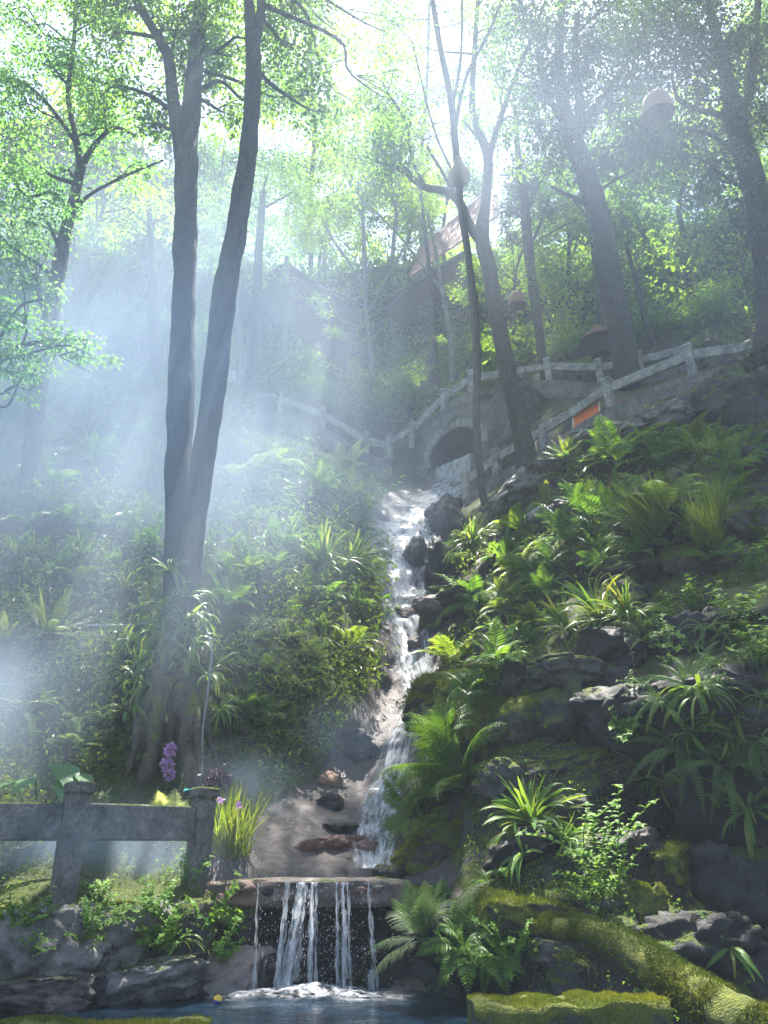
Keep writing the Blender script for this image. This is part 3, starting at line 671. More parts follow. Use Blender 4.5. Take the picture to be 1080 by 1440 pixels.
# mossy kerbs of the pool rim in the foreground
def moss_fuzz(mb, pts, nrm, L=(.008, .028), W=.006):
    n = len(pts); d = unit(nrm + rng.normal(0, .55, (n, 3))); nn = unit(np.cross(d, rng.normal(size=(n, 3))))
    k = fbm(pts, 2.6, 4, 41); leaves(mb, pts, d, nn, rng.uniform(*L, n) * (1 + .9 * k), W, np.clip(.5 + 1.3 * k + rng.normal(0, .15, n), 0, 1), fold=.1, droop=.3)
def kerb(label, p0, p1, w, h, seed, fuzz=16000):
    p0, p1 = np.array(p0), np.array(p1); L = np.linalg.norm(p1 - p0); nu, nv = 160, 40
    t = np.linspace(0, 1, nu)
    prof = []                                           # rounded box profile front-bottom -> top -> back-bottom
    for k in np.linspace(0, 1, nv):
        a = -.5 + k; 
        if k < .3: y, z = -w / 2, -h + h * (k / .3)
        elif k < .7: y, z = -w / 2 + w * (k - .3) / .4, 0
        else: y, z = w / 2, -h * (k - .7) / .3
        prof.append((y, z))
    prof = np.array(prof)
    x = (p1 - p0) / L; yv = np.array([-x[1], x[0], 0])
    V = p0[None, None] + x * (t * L)[None, :, None] + yv * prof[:, 0][:, None, None] + np.array([0, 0, 1.]) * prof[:, 1][:, None, None]
    V = V.reshape(-1, 3); top = np.repeat(prof[:, 1] > -.02, nu)
    d = fbm(V, 2.6, 4, seed) * .085 + fbm(V, 11, 3, seed + 5) * .012
    V[:, 2] += np.where(top, d + .02, 0); V += np.where(top[:, None], 0, 1) * (yv * 1.0)[None] * (fbm(V, 4, 4, seed + 2) * .03)[:, None]
    e = np.r_[np.arange(0, nv) * nu, ]; 
    root = empty('mossy_kerb', tuple((p0 + p1) / 2), label, 'stone kerb')
    mb = MB(); mb.add(V - np.array(root.location), grid_faces(nu, nv))
    for col_ in (0, nu - 1):                            # end faces
        idx = np.arange(nv) * nu + col_; c = V[idx].mean(0); n0 = mb.n
        mb.add(np.vstack([V[idx], c]) - np.array(root.location), [[k, k + 1, nv] if col_ else [k + 1, k, nv] for k in range(nv - 1)])
    mb.build('stone_block', M['rock_mossy'], root)
    fm = MB(); u, v = rng.random(fuzz), rng.uniform(-.52, .52, fuzz)
    P = p0 + x * (u * L)[:, None] + yv * (v * w)[:, None]; P[:, 2] += fbm(P, 2.6, 4, seed) * .085 + .018; v_ = np.abs(v) > .47; P[v_, 2] -= rng.random(v_.sum()) ** 2 * .16
    keep = fbm(P, 3.2, 4, seed + 9) > -.2
    moss_fuzz(fm, P[keep] - np.array(root.location), np.repeat([[0, 0, 1.]], keep.sum(), 0))
    fm.build('moss', M['moss'], root)
    return root
a, b = at(-160, 1437, 5.9), at(296, 1432, 6.2)
kerb('moss topped stone kerb at the lower left edge of the pool', (a.x, a.y, .25), (b.x, b.y, .25), .5, .45, 3, 20000)
a, b = at(662, 1432, 6.6), at(930, 1428, 6.6)
kerb('moss topped stone kerb at the lower right with a broken pale end', (a.x, a.y, .32), (b.x, b.y, .32), .5, .5, 4, 16000)

# fallen mossy trunk lower right
pts = [at(770, 1300, 8.3), at(830, 1318, 7.7), at(900, 1350, 7.2), at(960, 1390, 6.8), at(1040, 1440, 6.3), at(1150, 1495, 5.9)]
lg = empty('mossy_log', pts[2], 'fallen trunk thick with moss sloping down to the lower right corner', 'log')
loc = np.array(pts[2]); mb = MB(); tube(mb, [np.array(p) - loc for p in pts], [.08, .135, .15, .155, .165, .17], 40, 120, .45, 6)
mb.build('trunk', M['rock_mossy'], lg)
fm = MB(); q = smooth_path(np.array([list(p) for p in pts]), 400); k = rng.integers(0, 400, 26000); th = rng.uniform(-.3, np.pi + .3, 26000)
T = np.gradient(q, axis=0); T = unit(T)[k]; Sd = unit(np.cross(T, [0, 0, 1.])); Up = np.cross(Sd, T)
nr = Sd * np.cos(th)[:, None] + Up * np.sin(th)[:, None]; P = q[k] + nr * (np.interp(k / 400, [0, .2, 1], [.08, .142, .168]) + .03 * rng.random(26000))[:, None]
keep = fbm(P, 3.5, 4, 77) > -.1
moss_fuzz(fm, P[keep] - loc, nr[keep] - np.array([0, 0, .5]), (.012, .04), .006); fm.build('moss', M['moss_shade'], lg)

# ------------------------------------------------------------------ weir ledge, falls, cascade
a, b = at(300, 1243, 10.25), at(562, 1243, 10.35)
V, F = ICO[5]; V = V.copy()
V = np.sign(V) * np.abs(V) ** .38; V /= np.abs(V).max(0)
V = V * np.array([(b.x - a.x) / 2 + .15, .62, .16])
V[:, 1] += .10 * fbm(V, 1.6, 3, 2); V[:, 2] += .035 * fbm(V, 5, 4, 3) * (V[:, 2] > -.05) + .03 * fbm(V, 2.2, 3, 8)
V[:, 1] -= .05 * ridged(V, 3.5, 4, 4)
mb = MB(); mb.add(V, F); o = mb.build('weir_ledge', M['slab_dark']); o.location = ((a.x + b.x) / 2, 10.75, a.z - .10)
tag(o, 'rough brown stone ledge the lower falls drop from', 'stone ledge')
bvhs.append(BVHTree.FromPolygons([tuple(v + np.array(o.location)) for v in V], F.tolist()))
LIP = a.z
# crust of small broken stones along the ledge front
for i, (px, py, w) in enumerate([(330,1252,26),(352,1250,30),(378,1254,24),(470,1252,26),(505,1254,28),(452,1254,18),(530,1250,24),(315,1262,24)]):
    rock('ledge_stone', px, py, w, w * .7, ['slab_dark', 'red_rock', 'rock_wet_shade'][i % 3], 'small broken stone set in the front of the weir ledge', 500 + i,
         group='broken stones along the weir ledge', sub=3, Y=10.2, out=.5, cat='stone')

M['stream'] = foam_mat('falling_water', 3, 5, .40, .66, .85, .06)
M['foam'] = foam_mat('pool_foam', 12, 12, .40, .70, .85, 0)
M['casc'] = foam_mat('cascade_water', 9, 20, .40, .62, 1.0, .08)
M['casc_hi'] = foam_mat('curtain_water', 22, 3, .34, .58, 1.0, .2)
m, t, N, Lk = mat('water_drops'); b_ = N('ShaderNodeBsdfPrincipled'); b_.inputs['Base Color'].default_value = (.85, .88, .92, 1); b_.inputs['Roughness'].default_value = .1
tl_ = N('ShaderNodeBsdfTranslucent'); tl_.inputs[0].default_value = (.85, .88, .92, 1); mx_ = N('ShaderNodeMixShader'); Lk(b_.outputs[0], mx_.inputs[1]); Lk(tl_.outputs[0], mx_.inputs[2])
Lk(mx_.outputs[0], N('ShaderNodeOutputMaterial').inputs[0]); M['drops'] = m

dv, df = ICO[3]; dv2, df2 = ico(1)
def drop(mb, p, r, st): mb.add(dv2 * np.array([r, r, r * st]) + p, df2)
def stream(label, px0, px1, wt, wb, dens, seed, Y=9.98):
    """A falling strand: broken ribbons of water plus its own drops."""
    rg = np.random.default_rng(seed); p0 = at(px0, 1246, Y + .1); top = np.array([p0.x, Y + .08, LIP + .02])
    xb = at(px1, 1395, Y).x; mb = MB(); uv = []; H = top[2] - .02
    nr_ = max(2, int(dens * 4))
    for k in range(nr_):
        ox = rg.normal(0, 1); nv, nu = 40, 5; s = np.linspace(0, 1, nv)
        t0, t1 = (0, 1) if k < max(1, nr_ // 2) else sorted(rg.uniform(0, 1, 2))
        s = t0 + (t1 - t0) * s
        w = (wt + (wb - wt) * s) * .30 * (.35 + .65 * np.abs(np.sin(s * rg.uniform(9, 22) + rg.uniform(0, 6)))) * (1 if k else 1.3)
        cx = top[0] + ox * wt * .45 + (xb - top[0]) * s + ox * (wb - wt) * .4 * s + .012 * fbm(np.c_[s * 9, s * 0 + seed, s * 0 + k], 1, 3, seed)
        cy = top[1] - .16 * np.sqrt(s + .01) + rg.normal(0, .03); cz_ = top[2] - H * s ** 1.15
        u = np.linspace(-1, 1, nu)
        V = np.stack([cx[:, None] + w[:, None] * u, cy[:, None] - .5 * w[:, None] * (1 - u ** 2), np.repeat(cz_[:, None], nu, 1)], -1).reshape(-1, 3)
        mb.add(V, grid_faces(nu, nv), np.repeat(1 - .25 * s, nu) * (1 - .0 * np.tile(u ** 2, nv)))
        uv.append(np.c_[np.tile(u, nv) * .5 + k * 3.1 + seed, np.repeat(s, nu)])
    for k in range(int(50 * dens)):
        s = rg.random() ** .8; x = top[0] + (xb - top[0]) * s + rg.normal(0, .9) * (wt + (wb - wt) * s)
        r = rg.uniform(.002, .0055); V0 = mb.n
        drop(mb, np.array([x, top[1] - .16 * math.sqrt(s) + rg.normal(0, .06), top[2] - H * s ** 1.15]), r * .8, rg.uniform(2, 7))
        uv.append(np.full((len(dv2), 2), .5))
    return tag(mb.build('water_stream', M['stream'], uv=np.concatenate(uv)), label, 'falling water', 'strands of the lower falls')
stream('broad left strand of the lower falls slanting to the left', 424, 402, .07, .13, 2.2, 1)
stream('thick middle strand of the lower falls', 440, 436, .05, .09, 2.0, 2)
stream('tall narrow right strand of the lower falls', 484, 486, .045, .07, 2.0, 3)
stream('faint strand between the middle and left strands', 408, 397, .05, .10, 1.0, 4)
stream('sparse dripping strand at the far left of the lower falls', 364, 362, .02, .08, .7, 5)
stream('sparse dripping strand at the far right of the lower falls', 516, 520, .03, .14, .9, 6)
stream('thin dripping strand just left of the narrow right strand', 474, 476, .03, .07, .7, 7)
dm = MB()
for k in range(600):
    x = at(rng.normal(448, 45), 1300, 9.9).x; z = LIP * (1 - rng.random() ** .7)
    drop(dm, np.array([x, 9.85 + rng.normal(0, .12), z + .03]), rng.uniform(.0012, .0034), rng.uniform(1, 3.5))
tag(dm.build('spray_drops', M['drops']), 'fine spray drops scattered round the lower falls', 'spray', kind='stuff')
# foam where the strands land
nu, nv = 90, 40
A_, B_ = np.meshgrid(np.linspace(-1, 1, nu), np.linspace(-1, 1, nv)); V = np.c_[A_.ravel() * 1.15, B_.ravel() * .62, 0 * A_.ravel()]
rr = np.sqrt(A_.ravel() ** 2 + B_.ravel() ** 2); nzf = fbm(V, 2.2, 4, 3)
V[:, 2] = .03 + np.clip(1 - rr, 0, 1) * .07 * (1 + 1.3 * fbm(V, 5, 4, 4))
fa = np.clip((1.0 - rr + .55 * nzf) * 2.4, 0, 1.6)
mb = MB(); mb.add(V, grid_faces(nu, nv), fa); o = mb.build('splash_foam', M['foam'], uv=np.c_[A_.ravel() * .9 + .5, B_.ravel() * .5 + .5])
fp = at(448, 1393, 9.85); o.location = (fp.x, 9.72, 0); tag(o, 'white foam where the lower falls hit the dark pool', 'foam')

def flow(path, name, label, m, lift=.06, nu=36, nv=200, arch=.5, amp=.1, seed=1, edge=.35, cat='cascade'):
    """Water lying on the hillside along a path of (px, py, half width px)."""
    q = smooth_path(path, nv); V, A, UV = [], [], []; L = 0; prev = None
    for i, (px, py, hw) in enumerate(q):
        row = []
        for u in np.linspace(-1, 1, nu):
            p = thit(px + u * hw, py + 2 * math.sin(i * .3 + u * 3)); row.append(np.array(p) )
        row = np.array(row); V.append(row); c = row.mean(0)
        if prev is not None: L += np.linalg.norm(c - prev)
        prev = c; u = np.linspace(-1, 1, nu)
        A.append(np.clip((1 - np.abs(u)) / edge, 0, 1)); UV.append(np.c_[u * .5 + .5, np.full(nu, L)])
    V = np.array(V)
    for k in range(3):                                  # relax over the bumps
        V[1:-1] = .5 * V[1:-1] + .25 * (V[:-2] + V[2:]); V[:, 1:-1] = .6 * V[:, 1:-1] + .2 * (V[:, :-2] + V[:, 2:])
    V = V.reshape(-1, 3); UV = np.concatenate(UV); UV[:, 1] *= .12
    V[:, 1] -= lift + amp * np.clip(fbm(V, 3.2, 4, seed), -.4, 1); V[:, 2] += lift * .5 + .5 * amp * fbm(V, 5, 4, seed + 1)
    A = np.concatenate(A) * np.clip(1.05 + .9 * fbm(V, 1.6, 4, seed + 2), 0, 1.3)
    mb = MB(); mb.add(V, grid_faces(nu, nv), A)
    return tag(mb.build(name, M[m], uv=UV), label, cat)
flow([(634,686,20),(618,704,26),(602,722,26),(592,750,26),(586,780,34),(582,815,30),(576,850,34),(578,890,28),(582,930,30),(590,965,28),(585,1000,22),(572,1030,26),(560,1062,26),(550,1100,28),(540,1140,38),(530,1180,36),(527,1222,30)],
     'cascade', 'white tumbling cascade running down the narrow rock channel', 'casc', seed=3)
flow([(545,735,40),(550,780,36),(556,830,26),(556,880,22)], 'side_trickle', 'thin milky trickle on the pale rock left of the main cascade', 'casc', nu=20, nv=60, amp=.05, seed=9, lift=.04)
flow([(640,668,20),(626,690,30),(606,712,40),(594,735,40)], 'upper_runnel', 'broken white water spreading over the rock just below the bridge arch', 'casc', nu=30, nv=50, amp=.06, seed=14, lift=.10)
# ------------------------------------------------------------------ stone bridge with its arch
pl, pr = at(603, 664, 29.4), at(678, 634, 27.4)
Z0 = (pl.z + pr.z) / 2
bx = Vector((pr.x - pl.x, pr.y - pl.y, 0)); WA = bx.length; bx.normalize(); bn = Vector((bx.y, -bx.x, 0))    # bn points at the viewer side
if bn.y > 0: bn = -bn
bc = Vector(((pl.x + pr.x) / 2, (pl.y + pr.y) / 2, Z0))
br = empty('stone_bridge', bc, 'old stone bridge whose dark arch lets the upper waterfall out', 'bridge')
def bp(u, w, d=0): v = bx * u + Vector((0, 0, 1)) * w - bn * d; return [v.x, v.y, v.z]      # u along, w up, d into the wall
RA = WA / 2; SPR = .25; n = 28
arc = [(-RA, -.0)] + [(-RA * math.cos(a), SPR + RA * .93 * math.sin(a)) for a in np.linspace(0, math.pi, n)] + [(RA, -.0)]
out = []
XL, XR, ZT = -RA - .9, RA + 2.2, RA + SPR + .75
for (u, w) in arc:
    v = np.array([u, w - .3]); c = []
    if v[0] < 0: c.append(XL / v[0])
    if v[0] > 0: c.append(XR / v[0])
    if v[1] > 0: c.append((ZT - .3) / v[1])
    k = min(c); out.append((u * k, .3 + v[1] * k))
mb = MB(); m_ = len(arc)
mb.add([bp(u, w) for u, w in arc] + [bp(u, w) for u, w in out] + [bp(u, w, 2.4) for u, w in out], np.vstack([grid_faces(m_, 3)]))
fl = [(XL, 0), (-RA, 0), (RA, 0), (XR, 0)]
for (u0, u1) in ((XL, -RA), (-RA, RA), (RA, XR)):
    mb.add([bp(u0, -2.6), bp(u1, -2.6), bp(u1, 0.0), bp(u0, 0.0)], [[0, 1, 2, 3]])
for (u0, u1) in ((XL, -RA), (RA, XR)):
    mb.add([bp(u0, 0), bp(u1, 0), bp(u1, .02), bp(u0, .02)], [[0, 1, 2, 3]])
for u in (XL, XR): mb.add([bp(u, -2.6), bp(u, ZT), bp(u, ZT, 2.4), bp(u, -2.6, 2.4)], [[0, 1, 2, 3]])
mb.build('wall', M['masonry'], br, smooth=False)
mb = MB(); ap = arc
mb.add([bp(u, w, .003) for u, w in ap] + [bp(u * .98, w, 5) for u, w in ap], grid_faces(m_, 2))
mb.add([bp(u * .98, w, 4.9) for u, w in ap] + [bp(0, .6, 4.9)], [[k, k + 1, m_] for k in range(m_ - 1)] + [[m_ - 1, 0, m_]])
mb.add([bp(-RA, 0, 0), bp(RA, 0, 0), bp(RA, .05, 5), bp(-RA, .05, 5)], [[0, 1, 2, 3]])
mb.build('tunnel', M['rock_wet_shade'], br)
vs = MB(); nv = 17
for k in range(nv):
    a0, a1 = math.pi * (k + .06) / nv, math.pi * (k + .94) / nv; r0, r1 = RA * 1.0, RA + .34 + .05 * random.random()
    P = [(-r * math.cos(a), SPR + r * .95 * math.sin(a)) for r, a in ((r0, a0), (r0, a1), (r1, a1), (r1, a0))]
    dd = -.05 - .03 * random.random()
    vs.add([bp(u, w, dd) for u, w in P] + [bp(u, w, .1) for u, w in P], [[0, 1, 2, 3], [0, 4, 5, 1], [1, 5, 6, 2], [2, 6, 7, 3], [3, 7, 4, 0]])
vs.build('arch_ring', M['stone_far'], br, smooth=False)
cp = MB(); a, b = Vector(bp(XL, ZT + .08, .3)), Vector(bp(XR, ZT + .08, .3)); beam(cp, a, b, .8, .16); cp.build('coping', M['stone'], br)

# water leaving the arch, then the second lip
def curtain(top0, top1, H, label, seed, out=.25, nu=50, nv=40, ragged=.2):
    top0, top1 = Vector(top0), Vector(top1); u = np.linspace(0, 1, nu); s = np.linspace(0, 1, nv)
    x = np.array(top0)[None] + (np.array(top1) - np.array(top0))[None] * u[:, None]
    h = H if np.ndim(H) else np.full(nu, H); h = np.asarray(h) * (1 + ragged * fbm(np.c_[u * 9, u * 0, u * 0 + seed], 1, 3, seed))
    V = np.repeat(x[None], nv, 0); V[:, :, 2] -= s[:, None] ** 1.2 * h[None]
    nrm = np.array(bn); V += nrm[None, None] * (out * np.sqrt(s))[:, None, None]
    V = V.reshape(-1, 3); V += nrm * (.06 * fbm(V * np.array([4, 4, .8]), 1, 3, seed))[:, None]
    A = np.tile(np.clip(np.minimum(u, 1 - u) * 10, 0, 1), nv) * np.repeat(1 - .3 * s, nu)
    mb = MB(); mb.add(V, grid_faces(nu, nv), A)
    return tag(mb.build('water_curtain', M['casc_hi'], uv=np.c_[np.tile(u, nv), np.repeat(s, nu)]), label, 'falling water')
curtain(bc + Vector(bp(-RA * .72, .04, -.06)), bc + Vector(bp(RA * .75, .04, -.06)), np.linspace(2.7, 2.1, 50), 'white water curtain pouring out of the bridge arch', 2)
a, b = at(586, 727, 23.6), at(642, 697, 23.2)
curtain(a, b, np.linspace(1.3, 1.2, 50), 'lower water curtain over a slanting stone lip below the arch', 5, ragged=.6)
mb = MB(); V, F = ICO[4]; V = np.sign(V) * np.abs(V) ** .5; V /= np.abs(V).max(0)
V = V * np.array([(b - a).length / 2 + .25, .55, .10]); V[:, 2] += .05 * fbm(V, 3, 4, 3); V[:, 1] += .1 * fbm(V, 2, 4, 4)
d_ = (b - a).normalized(); yy = Vector((0, 0, 1)).cross(d_).normalized(); zz = d_.cross(yy); V = V @ np.array(Matrix((d_, yy, zz)))
mb.add(V, F); o = mb.build('stone_lip', M['rock_wet_shade']); o.location = (a + b) / 2 + Vector((0, .5, -.1)); tag(o, 'slanting dark stone lip under the lower water curtain', 'stone ledge')

# ------------------------------------------------------------------ stone balustrades
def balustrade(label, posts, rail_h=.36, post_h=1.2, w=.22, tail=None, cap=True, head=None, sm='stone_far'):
    """posts: (px, py of the post top, Y). Square capped posts carrying one deep stone rail."""
    T = [at(*p) for p in posts]
    root = empty('stone_balustrade', T[0] - Vector((0, 0, post_h)), label, 'stone railing'); L = Vector(root.location)
    for k, t in enumerate(T):
        d = (T[min(k + 1, len(T) - 1)] - T[max(k - 1, 0)]); d.z = 0; rz = math.atan2(d.y, d.x)
        rot = Matrix.Rotation(rz + random.uniform(-.04, .04), 3, 'Z') @ Matrix.Rotation(random.uniform(-.025, .025), 3, 'Y')
        c = t - L; mb = MB(); box(mb, c - Vector((0, 0, post_h / 2 + .13)), w, w, post_h - .02, rot, .015)
        po = mb.build('post', M[sm], root, smooth=False)
        if cap:
            mb = MB(); box(mb, c - Vector((0, 0, .065)), w * 1.18, w * 1.18, .13, rot, .02); box(mb, c - Vector((0, 0, .15)), w * .9, w * .9, .05, rot, .008)
            mb.build('cap', M[sm], po, smooth=False)
    pts = list(T)
    if head: pts = [at(*head)] + pts
    if tail: pts = pts + [at(*tail)]
    for p, q in zip(pts, pts[1:]):
        d = (q - p).normalized(); e = d * w * .46
        mb = MB(); z = Vector((0, 0, .22 + rail_h / 2)); beam(mb, p + (e if p in T else e * 0) - z - L, q - (e if q in T else e * 0) - z - L, .12, rail_h, .02)
        mb.build('rail', M[sm], root, smooth=False)
    return root
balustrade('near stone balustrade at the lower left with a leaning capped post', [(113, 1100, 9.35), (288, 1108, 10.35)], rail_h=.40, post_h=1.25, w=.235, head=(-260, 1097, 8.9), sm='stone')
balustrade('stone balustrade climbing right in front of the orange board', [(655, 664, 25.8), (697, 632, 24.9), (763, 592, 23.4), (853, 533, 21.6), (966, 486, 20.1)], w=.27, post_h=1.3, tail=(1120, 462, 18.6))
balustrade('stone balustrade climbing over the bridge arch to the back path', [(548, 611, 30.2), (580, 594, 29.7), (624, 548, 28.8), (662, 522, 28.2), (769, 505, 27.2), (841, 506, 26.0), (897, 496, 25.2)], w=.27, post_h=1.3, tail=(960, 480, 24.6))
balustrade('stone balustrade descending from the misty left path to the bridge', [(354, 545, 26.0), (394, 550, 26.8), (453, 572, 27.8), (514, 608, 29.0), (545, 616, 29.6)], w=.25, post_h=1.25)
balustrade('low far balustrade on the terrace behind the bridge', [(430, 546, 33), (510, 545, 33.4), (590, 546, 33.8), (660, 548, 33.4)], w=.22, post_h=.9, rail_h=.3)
# paths the balustrades line
def path_strip(name, pts, wd, off):
    P = smooth_path(np.array([list(at(*p)) for p in pts]), 40); T = np.gradient(P, axis=0); T[:, 2] = 0; T = unit(T); S = np.c_[-T[:, 1], T[:, 0], T[:, 0] * 0]
    S *= np.sign(S[:, 1:2] + 1e-9); z = np.array([0, 0, -off]); mb = MB()
    V = np.stack([P + z - S * .35, P + z - S * .35 + [0, 0, .0], P + z + S * wd, P + z + S * wd - [0, 0, 1.2]], 1); V[:, 0, 2] -= .9
    mb.add(V.reshape(-1, 3), grid_faces(4, 40)); tag(mb.build(name, M['masonry'], smooth=False), kind='structure')
path_strip('stone_steps', [(655, 664, 25.8), (697, 632, 24.9), (763, 592, 23.4), (853, 533, 21.6), (966, 486, 20.1), (1120, 452, 18.6)], 1.5, 1.32)
path_strip('back_path', [(624, 548, 28.8), (662, 522, 28.2), (769, 505, 27.2), (841, 506, 26.0), (897, 496, 25.2), (960, 480, 24.6)], 1.5, 1.32)
path_strip('left_path', [(354, 545, 26.0), (394, 550, 26.8), (453, 572, 27.8), (514, 608, 29.0), (545, 616, 29.6)], 1.4, 1.27)

# mossy footing below the near balustrade
mb = MB(); a, b = at(-260, 1268, 8.95), at(120, 1268, 9.4); c = at(300, 1268, 10.3)
P = smooth_path(np.array([list(a), list(b), list(c)]), 120); nv = 14; V = []
for k, t in enumerate(np.linspace(0, 1, nv)):
    y = -.28 + .75 * t; z = -.35 * max(0, .25 - t) / .25 - .1 * max(0, t - .9)
    V.append(P + np.array([0, y, z]))
V = np.concatenate(V); V[:, 2] += .06 * fbm(V, 2.5, 4, 5) - .02; V[:, 1] -= .06 * fbm(V, 3, 4, 6)
mb.add(V, grid_faces(120, nv)); ft = mb.build('mossy_footing', M['rock_mossy']); tag(ft, 'mossy stone footing carrying the near left balustrade', 'wall footing')
bvhs.append(BVHTree.FromPolygons([tuple(v) for v in V], grid_faces(120, nv).tolist()))
fm = MB(); k = rng.integers(120, len(V) - 120, 14000); moss_fuzz(fm, V[k] + rng.normal(0, .03, (14000, 3)) * [1, 1, .1], np.repeat([[0, 0, 1.]], 14000, 0)); fm.build('moss', M['moss'], ft)

# ------------------------------------------------------------------ boards behind the railing
def board(name, label, cat, c4, th, m, edge=None):
    P = [at(*c) for c in c4]; cen = sum(P, Vector()) / 4; nrm = (P[1] - P[0]).cross(P[3] - P[0]).normalized()
    root = empty(name, cen, label, cat); mb = MB()
    V = [list(p - cen) for p in P] + [list(p - cen + nrm * th) for p in P]
    mb.add(V, [[0, 1, 2, 3], [7, 6, 5, 4], [0, 4, 5, 1], [1, 5, 6, 2], [2, 6, 7, 3], [3, 7, 4, 0]]); mb.build('panel', M[m], root, smooth=False)
    for p, q in ((P[0], P[3]), (P[1], P[2])):
        mb = MB(); d = (q - p).normalized(); tube(mb, [p - cen - d * .02, q - cen + d * .35], .03, 8); mb.build('post', M[edge or 'darkwood'], root)
    return root
board('orange_board', 'plain bright orange board standing behind the near balustrade', 'board', [(806, 585, 22.7), (843, 566, 22.1), (843, 592, 22.1), (806, 610, 22.7)], .03, 'orange', 'cream')
board('brown_board', 'small red-brown gabled board right of the orange board', 'board', [(862, 566, 22.0), (888, 556, 21.6), (888, 572, 21.6), (862, 584, 22.0)], .03, 'redbrown')
# bins and a shelter on the back path
sh = at(843, 480, 27.5); root = empty('thatched_hut', sh, 'little dark conical hut beside the thick leaning trunk', 'hut')
mb = MB(); tube(mb, [(0, 0, -.9), (0, 0, -.1)], [.55, .6], 14); mb.build('wall', M['darkwood'], root)
mb = MB(); tube(mb, [(0, 0, -.15), (0, 0, .3), (0, 0, .75), (0, 0, 1.0)], [.95, .62, .22, .03], 20, 16, .06, 2); mb.build('roof', M['thatch'], root)

# ------------------------------------------------------------------ roofs in the trees
def roof_slab(parent, name, c4, th, m, up=Vector((0, 0, 1)), nu=24, nv=24, sag=0, seed=1):
    A_, B_, C_, D_ = [np.array(at(*c)) for c in c4]; o = np.array(parent.location)
    u, v = np.meshgrid(np.linspace(0, 1, nu), np.linspace(0, 1, nv)); u, v = u.ravel()[:, None], v.ravel()[:, None]
    P = (A_ * (1 - u) + B_ * u) * (1 - v) + (D_ * (1 - u) + C_ * u) * v
    P[:, 2] -= sag * (np.sin(np.pi * u) * np.sin(np.pi * v))[:, 0]; P += .04 * fbm(P, 3, 3, seed)[:, None]
    T = P + np.array(up) * th; mb = MB(); f = grid_faces(nu, nv)
    mb.add(P - o, f); mb.add(T - o, f[:, ::-1])
    e = np.r_[np.arange(nu), np.arange(nu - 1, nu * nv, nu), np.arange(nu * nv - 1, nu * (nv - 1) - 1, -1), np.arange(nu * (nv - 1), -1, -nu)]
    k = len(e); mb.add(np.vstack([P[e], T[e]]) - o, [[i, i + 1, k + i + 1, k + i] for i in range(k - 1)])
    return mb.build(name, M[m], parent)
pv = empty('pavilion', at(600, 500, 36), 'brown roofed open pavilion on posts among the trees above the bridge', 'pavilion')
roof_slab(pv, 'lower_roof', [(539, 432, 35), (655, 355, 33.5), (668, 402, 38.5), (570, 474, 39.5)], .16, 'thatch', seed=3)
roof_slab(pv, 'upper_roof', [(575, 392, 36.2), (700, 305, 34.5), (702, 255, 38.5), (588, 352, 40)], .16, 'tile', seed=4)
mb = MB(); L = Vector(pv.location); beam(mb, at(539, 430, 34.9) - L, at(656, 352, 33.4) - L, .12, .18); mb.build('eaves_beam', M['darkwood'], pv)
for c in ((588, 452, 37.0), (612, 438, 36.6), (648, 420, 36.2), (668, 410, 37.2)):
    p = at(*c); mb = MB(); tube(mb, [p - L, p - L - Vector((0, 0, 4.5))], .13, 10); mb.build('post', M['darkwood'], pv)
tv = empty('brown_canopy', at(402, 520, 33), 'sagging brown cloth canopy hung from a pale pole on the misty left slope', 'canopy')
L = Vector(tv.location)
roof_slab(tv, 'cloth', [(402, 370, 32), (506, 440, 34), (487, 522, 31), (360, 430, 30)], .05, 'netting', sag=.5, seed=6)
roof_slab(tv, 'cloth', [(402, 370, 32), (318, 415, 35), (330, 470, 37), (430, 446, 37)], .05, 'netting', sag=.4, seed=7)
mb = MB(); tube(mb, [at(403, 362, 31.9) - L, at(400, 575, 31) - L], [.12, .16], 10, 12, .08, 3); mb.build('pole', M['bark_pale'], tv)
for q in ((338, 408, 34), (506, 440, 34)):
    mb = MB(); tube(mb, [at(403, 368, 31.8) - L, at(*q) - L], .04, 6); mb.build('spar', M['wood_pale'], tv)

# ------------------------------------------------------------------ rustic log fence, upper left
lf = empty('log_fence', at(90, 500, 22), 'rustic fence of crooked pale logs on the misty upper left path', 'log fence'); L = Vector(lf.location)
fp_ = [(-60, 448, 478, 21.0), (28, 452, 486, 21.6), (95, 452, 490, 22.0), (148, 460, 498, 22.3), (198, 470, 506, 22.6), (236, 482, 515, 23.0)]
for px, y0, y1, Y in fp_:
    p = at(px, y0 - 2, Y); mb = MB(); tube(mb, [p - L, p - L - Vector((.02, 0, 1.15))], [.065, .075], 9, 8, .12, px); mb.build('post', M['wood_pale'], lf)
for (a, b) in zip(fp_, fp_[1:]):
    for f in (.12, .8):
        p, q = at(a[0], a[1] + (a[2] - a[1]) * f, a[3]), at(b[0], b[1] + (b[2] - b[1]) * f, b[3]); m_ = (p + q) / 2 + Vector((0, 0, random.uniform(-.06, .06)))
        mb = MB(); tube(mb, [p - L, m_ - L, q - L], [.045, .04, .045], 8, 12, .1, a[0]); mb.build('rail', M['wood_pale'], lf)
    for s in (0, 1):
        p, q = at(a[0], a[1] + (a[2] - a[1]) * (.12 + .68 * s), a[3]), at(b[0], b[1] + (b[2] - b[1]) * (.8 - .68 * s), b[3]); m_ = (p + q) / 2 + Vector((0, 0, random.uniform(-.12, .12)))
        mb = MB(); tube(mb, [p - L, m_ - L, q - L], [.03, .028, .03], 7, 12, .15, a[0]); mb.build('brace', M['wood_pale'], lf)
p0 = empty('shed_roof', at(160, 512, 22.0), 'low dark shed roof under the log fence', 'shed')
roof_slab(p0, 'roof', [(108, 512, 22.6), (196, 523, 22.4), (214, 503, 23.4), (140, 493, 23.6)], .12, 'darkwood', seed=8)
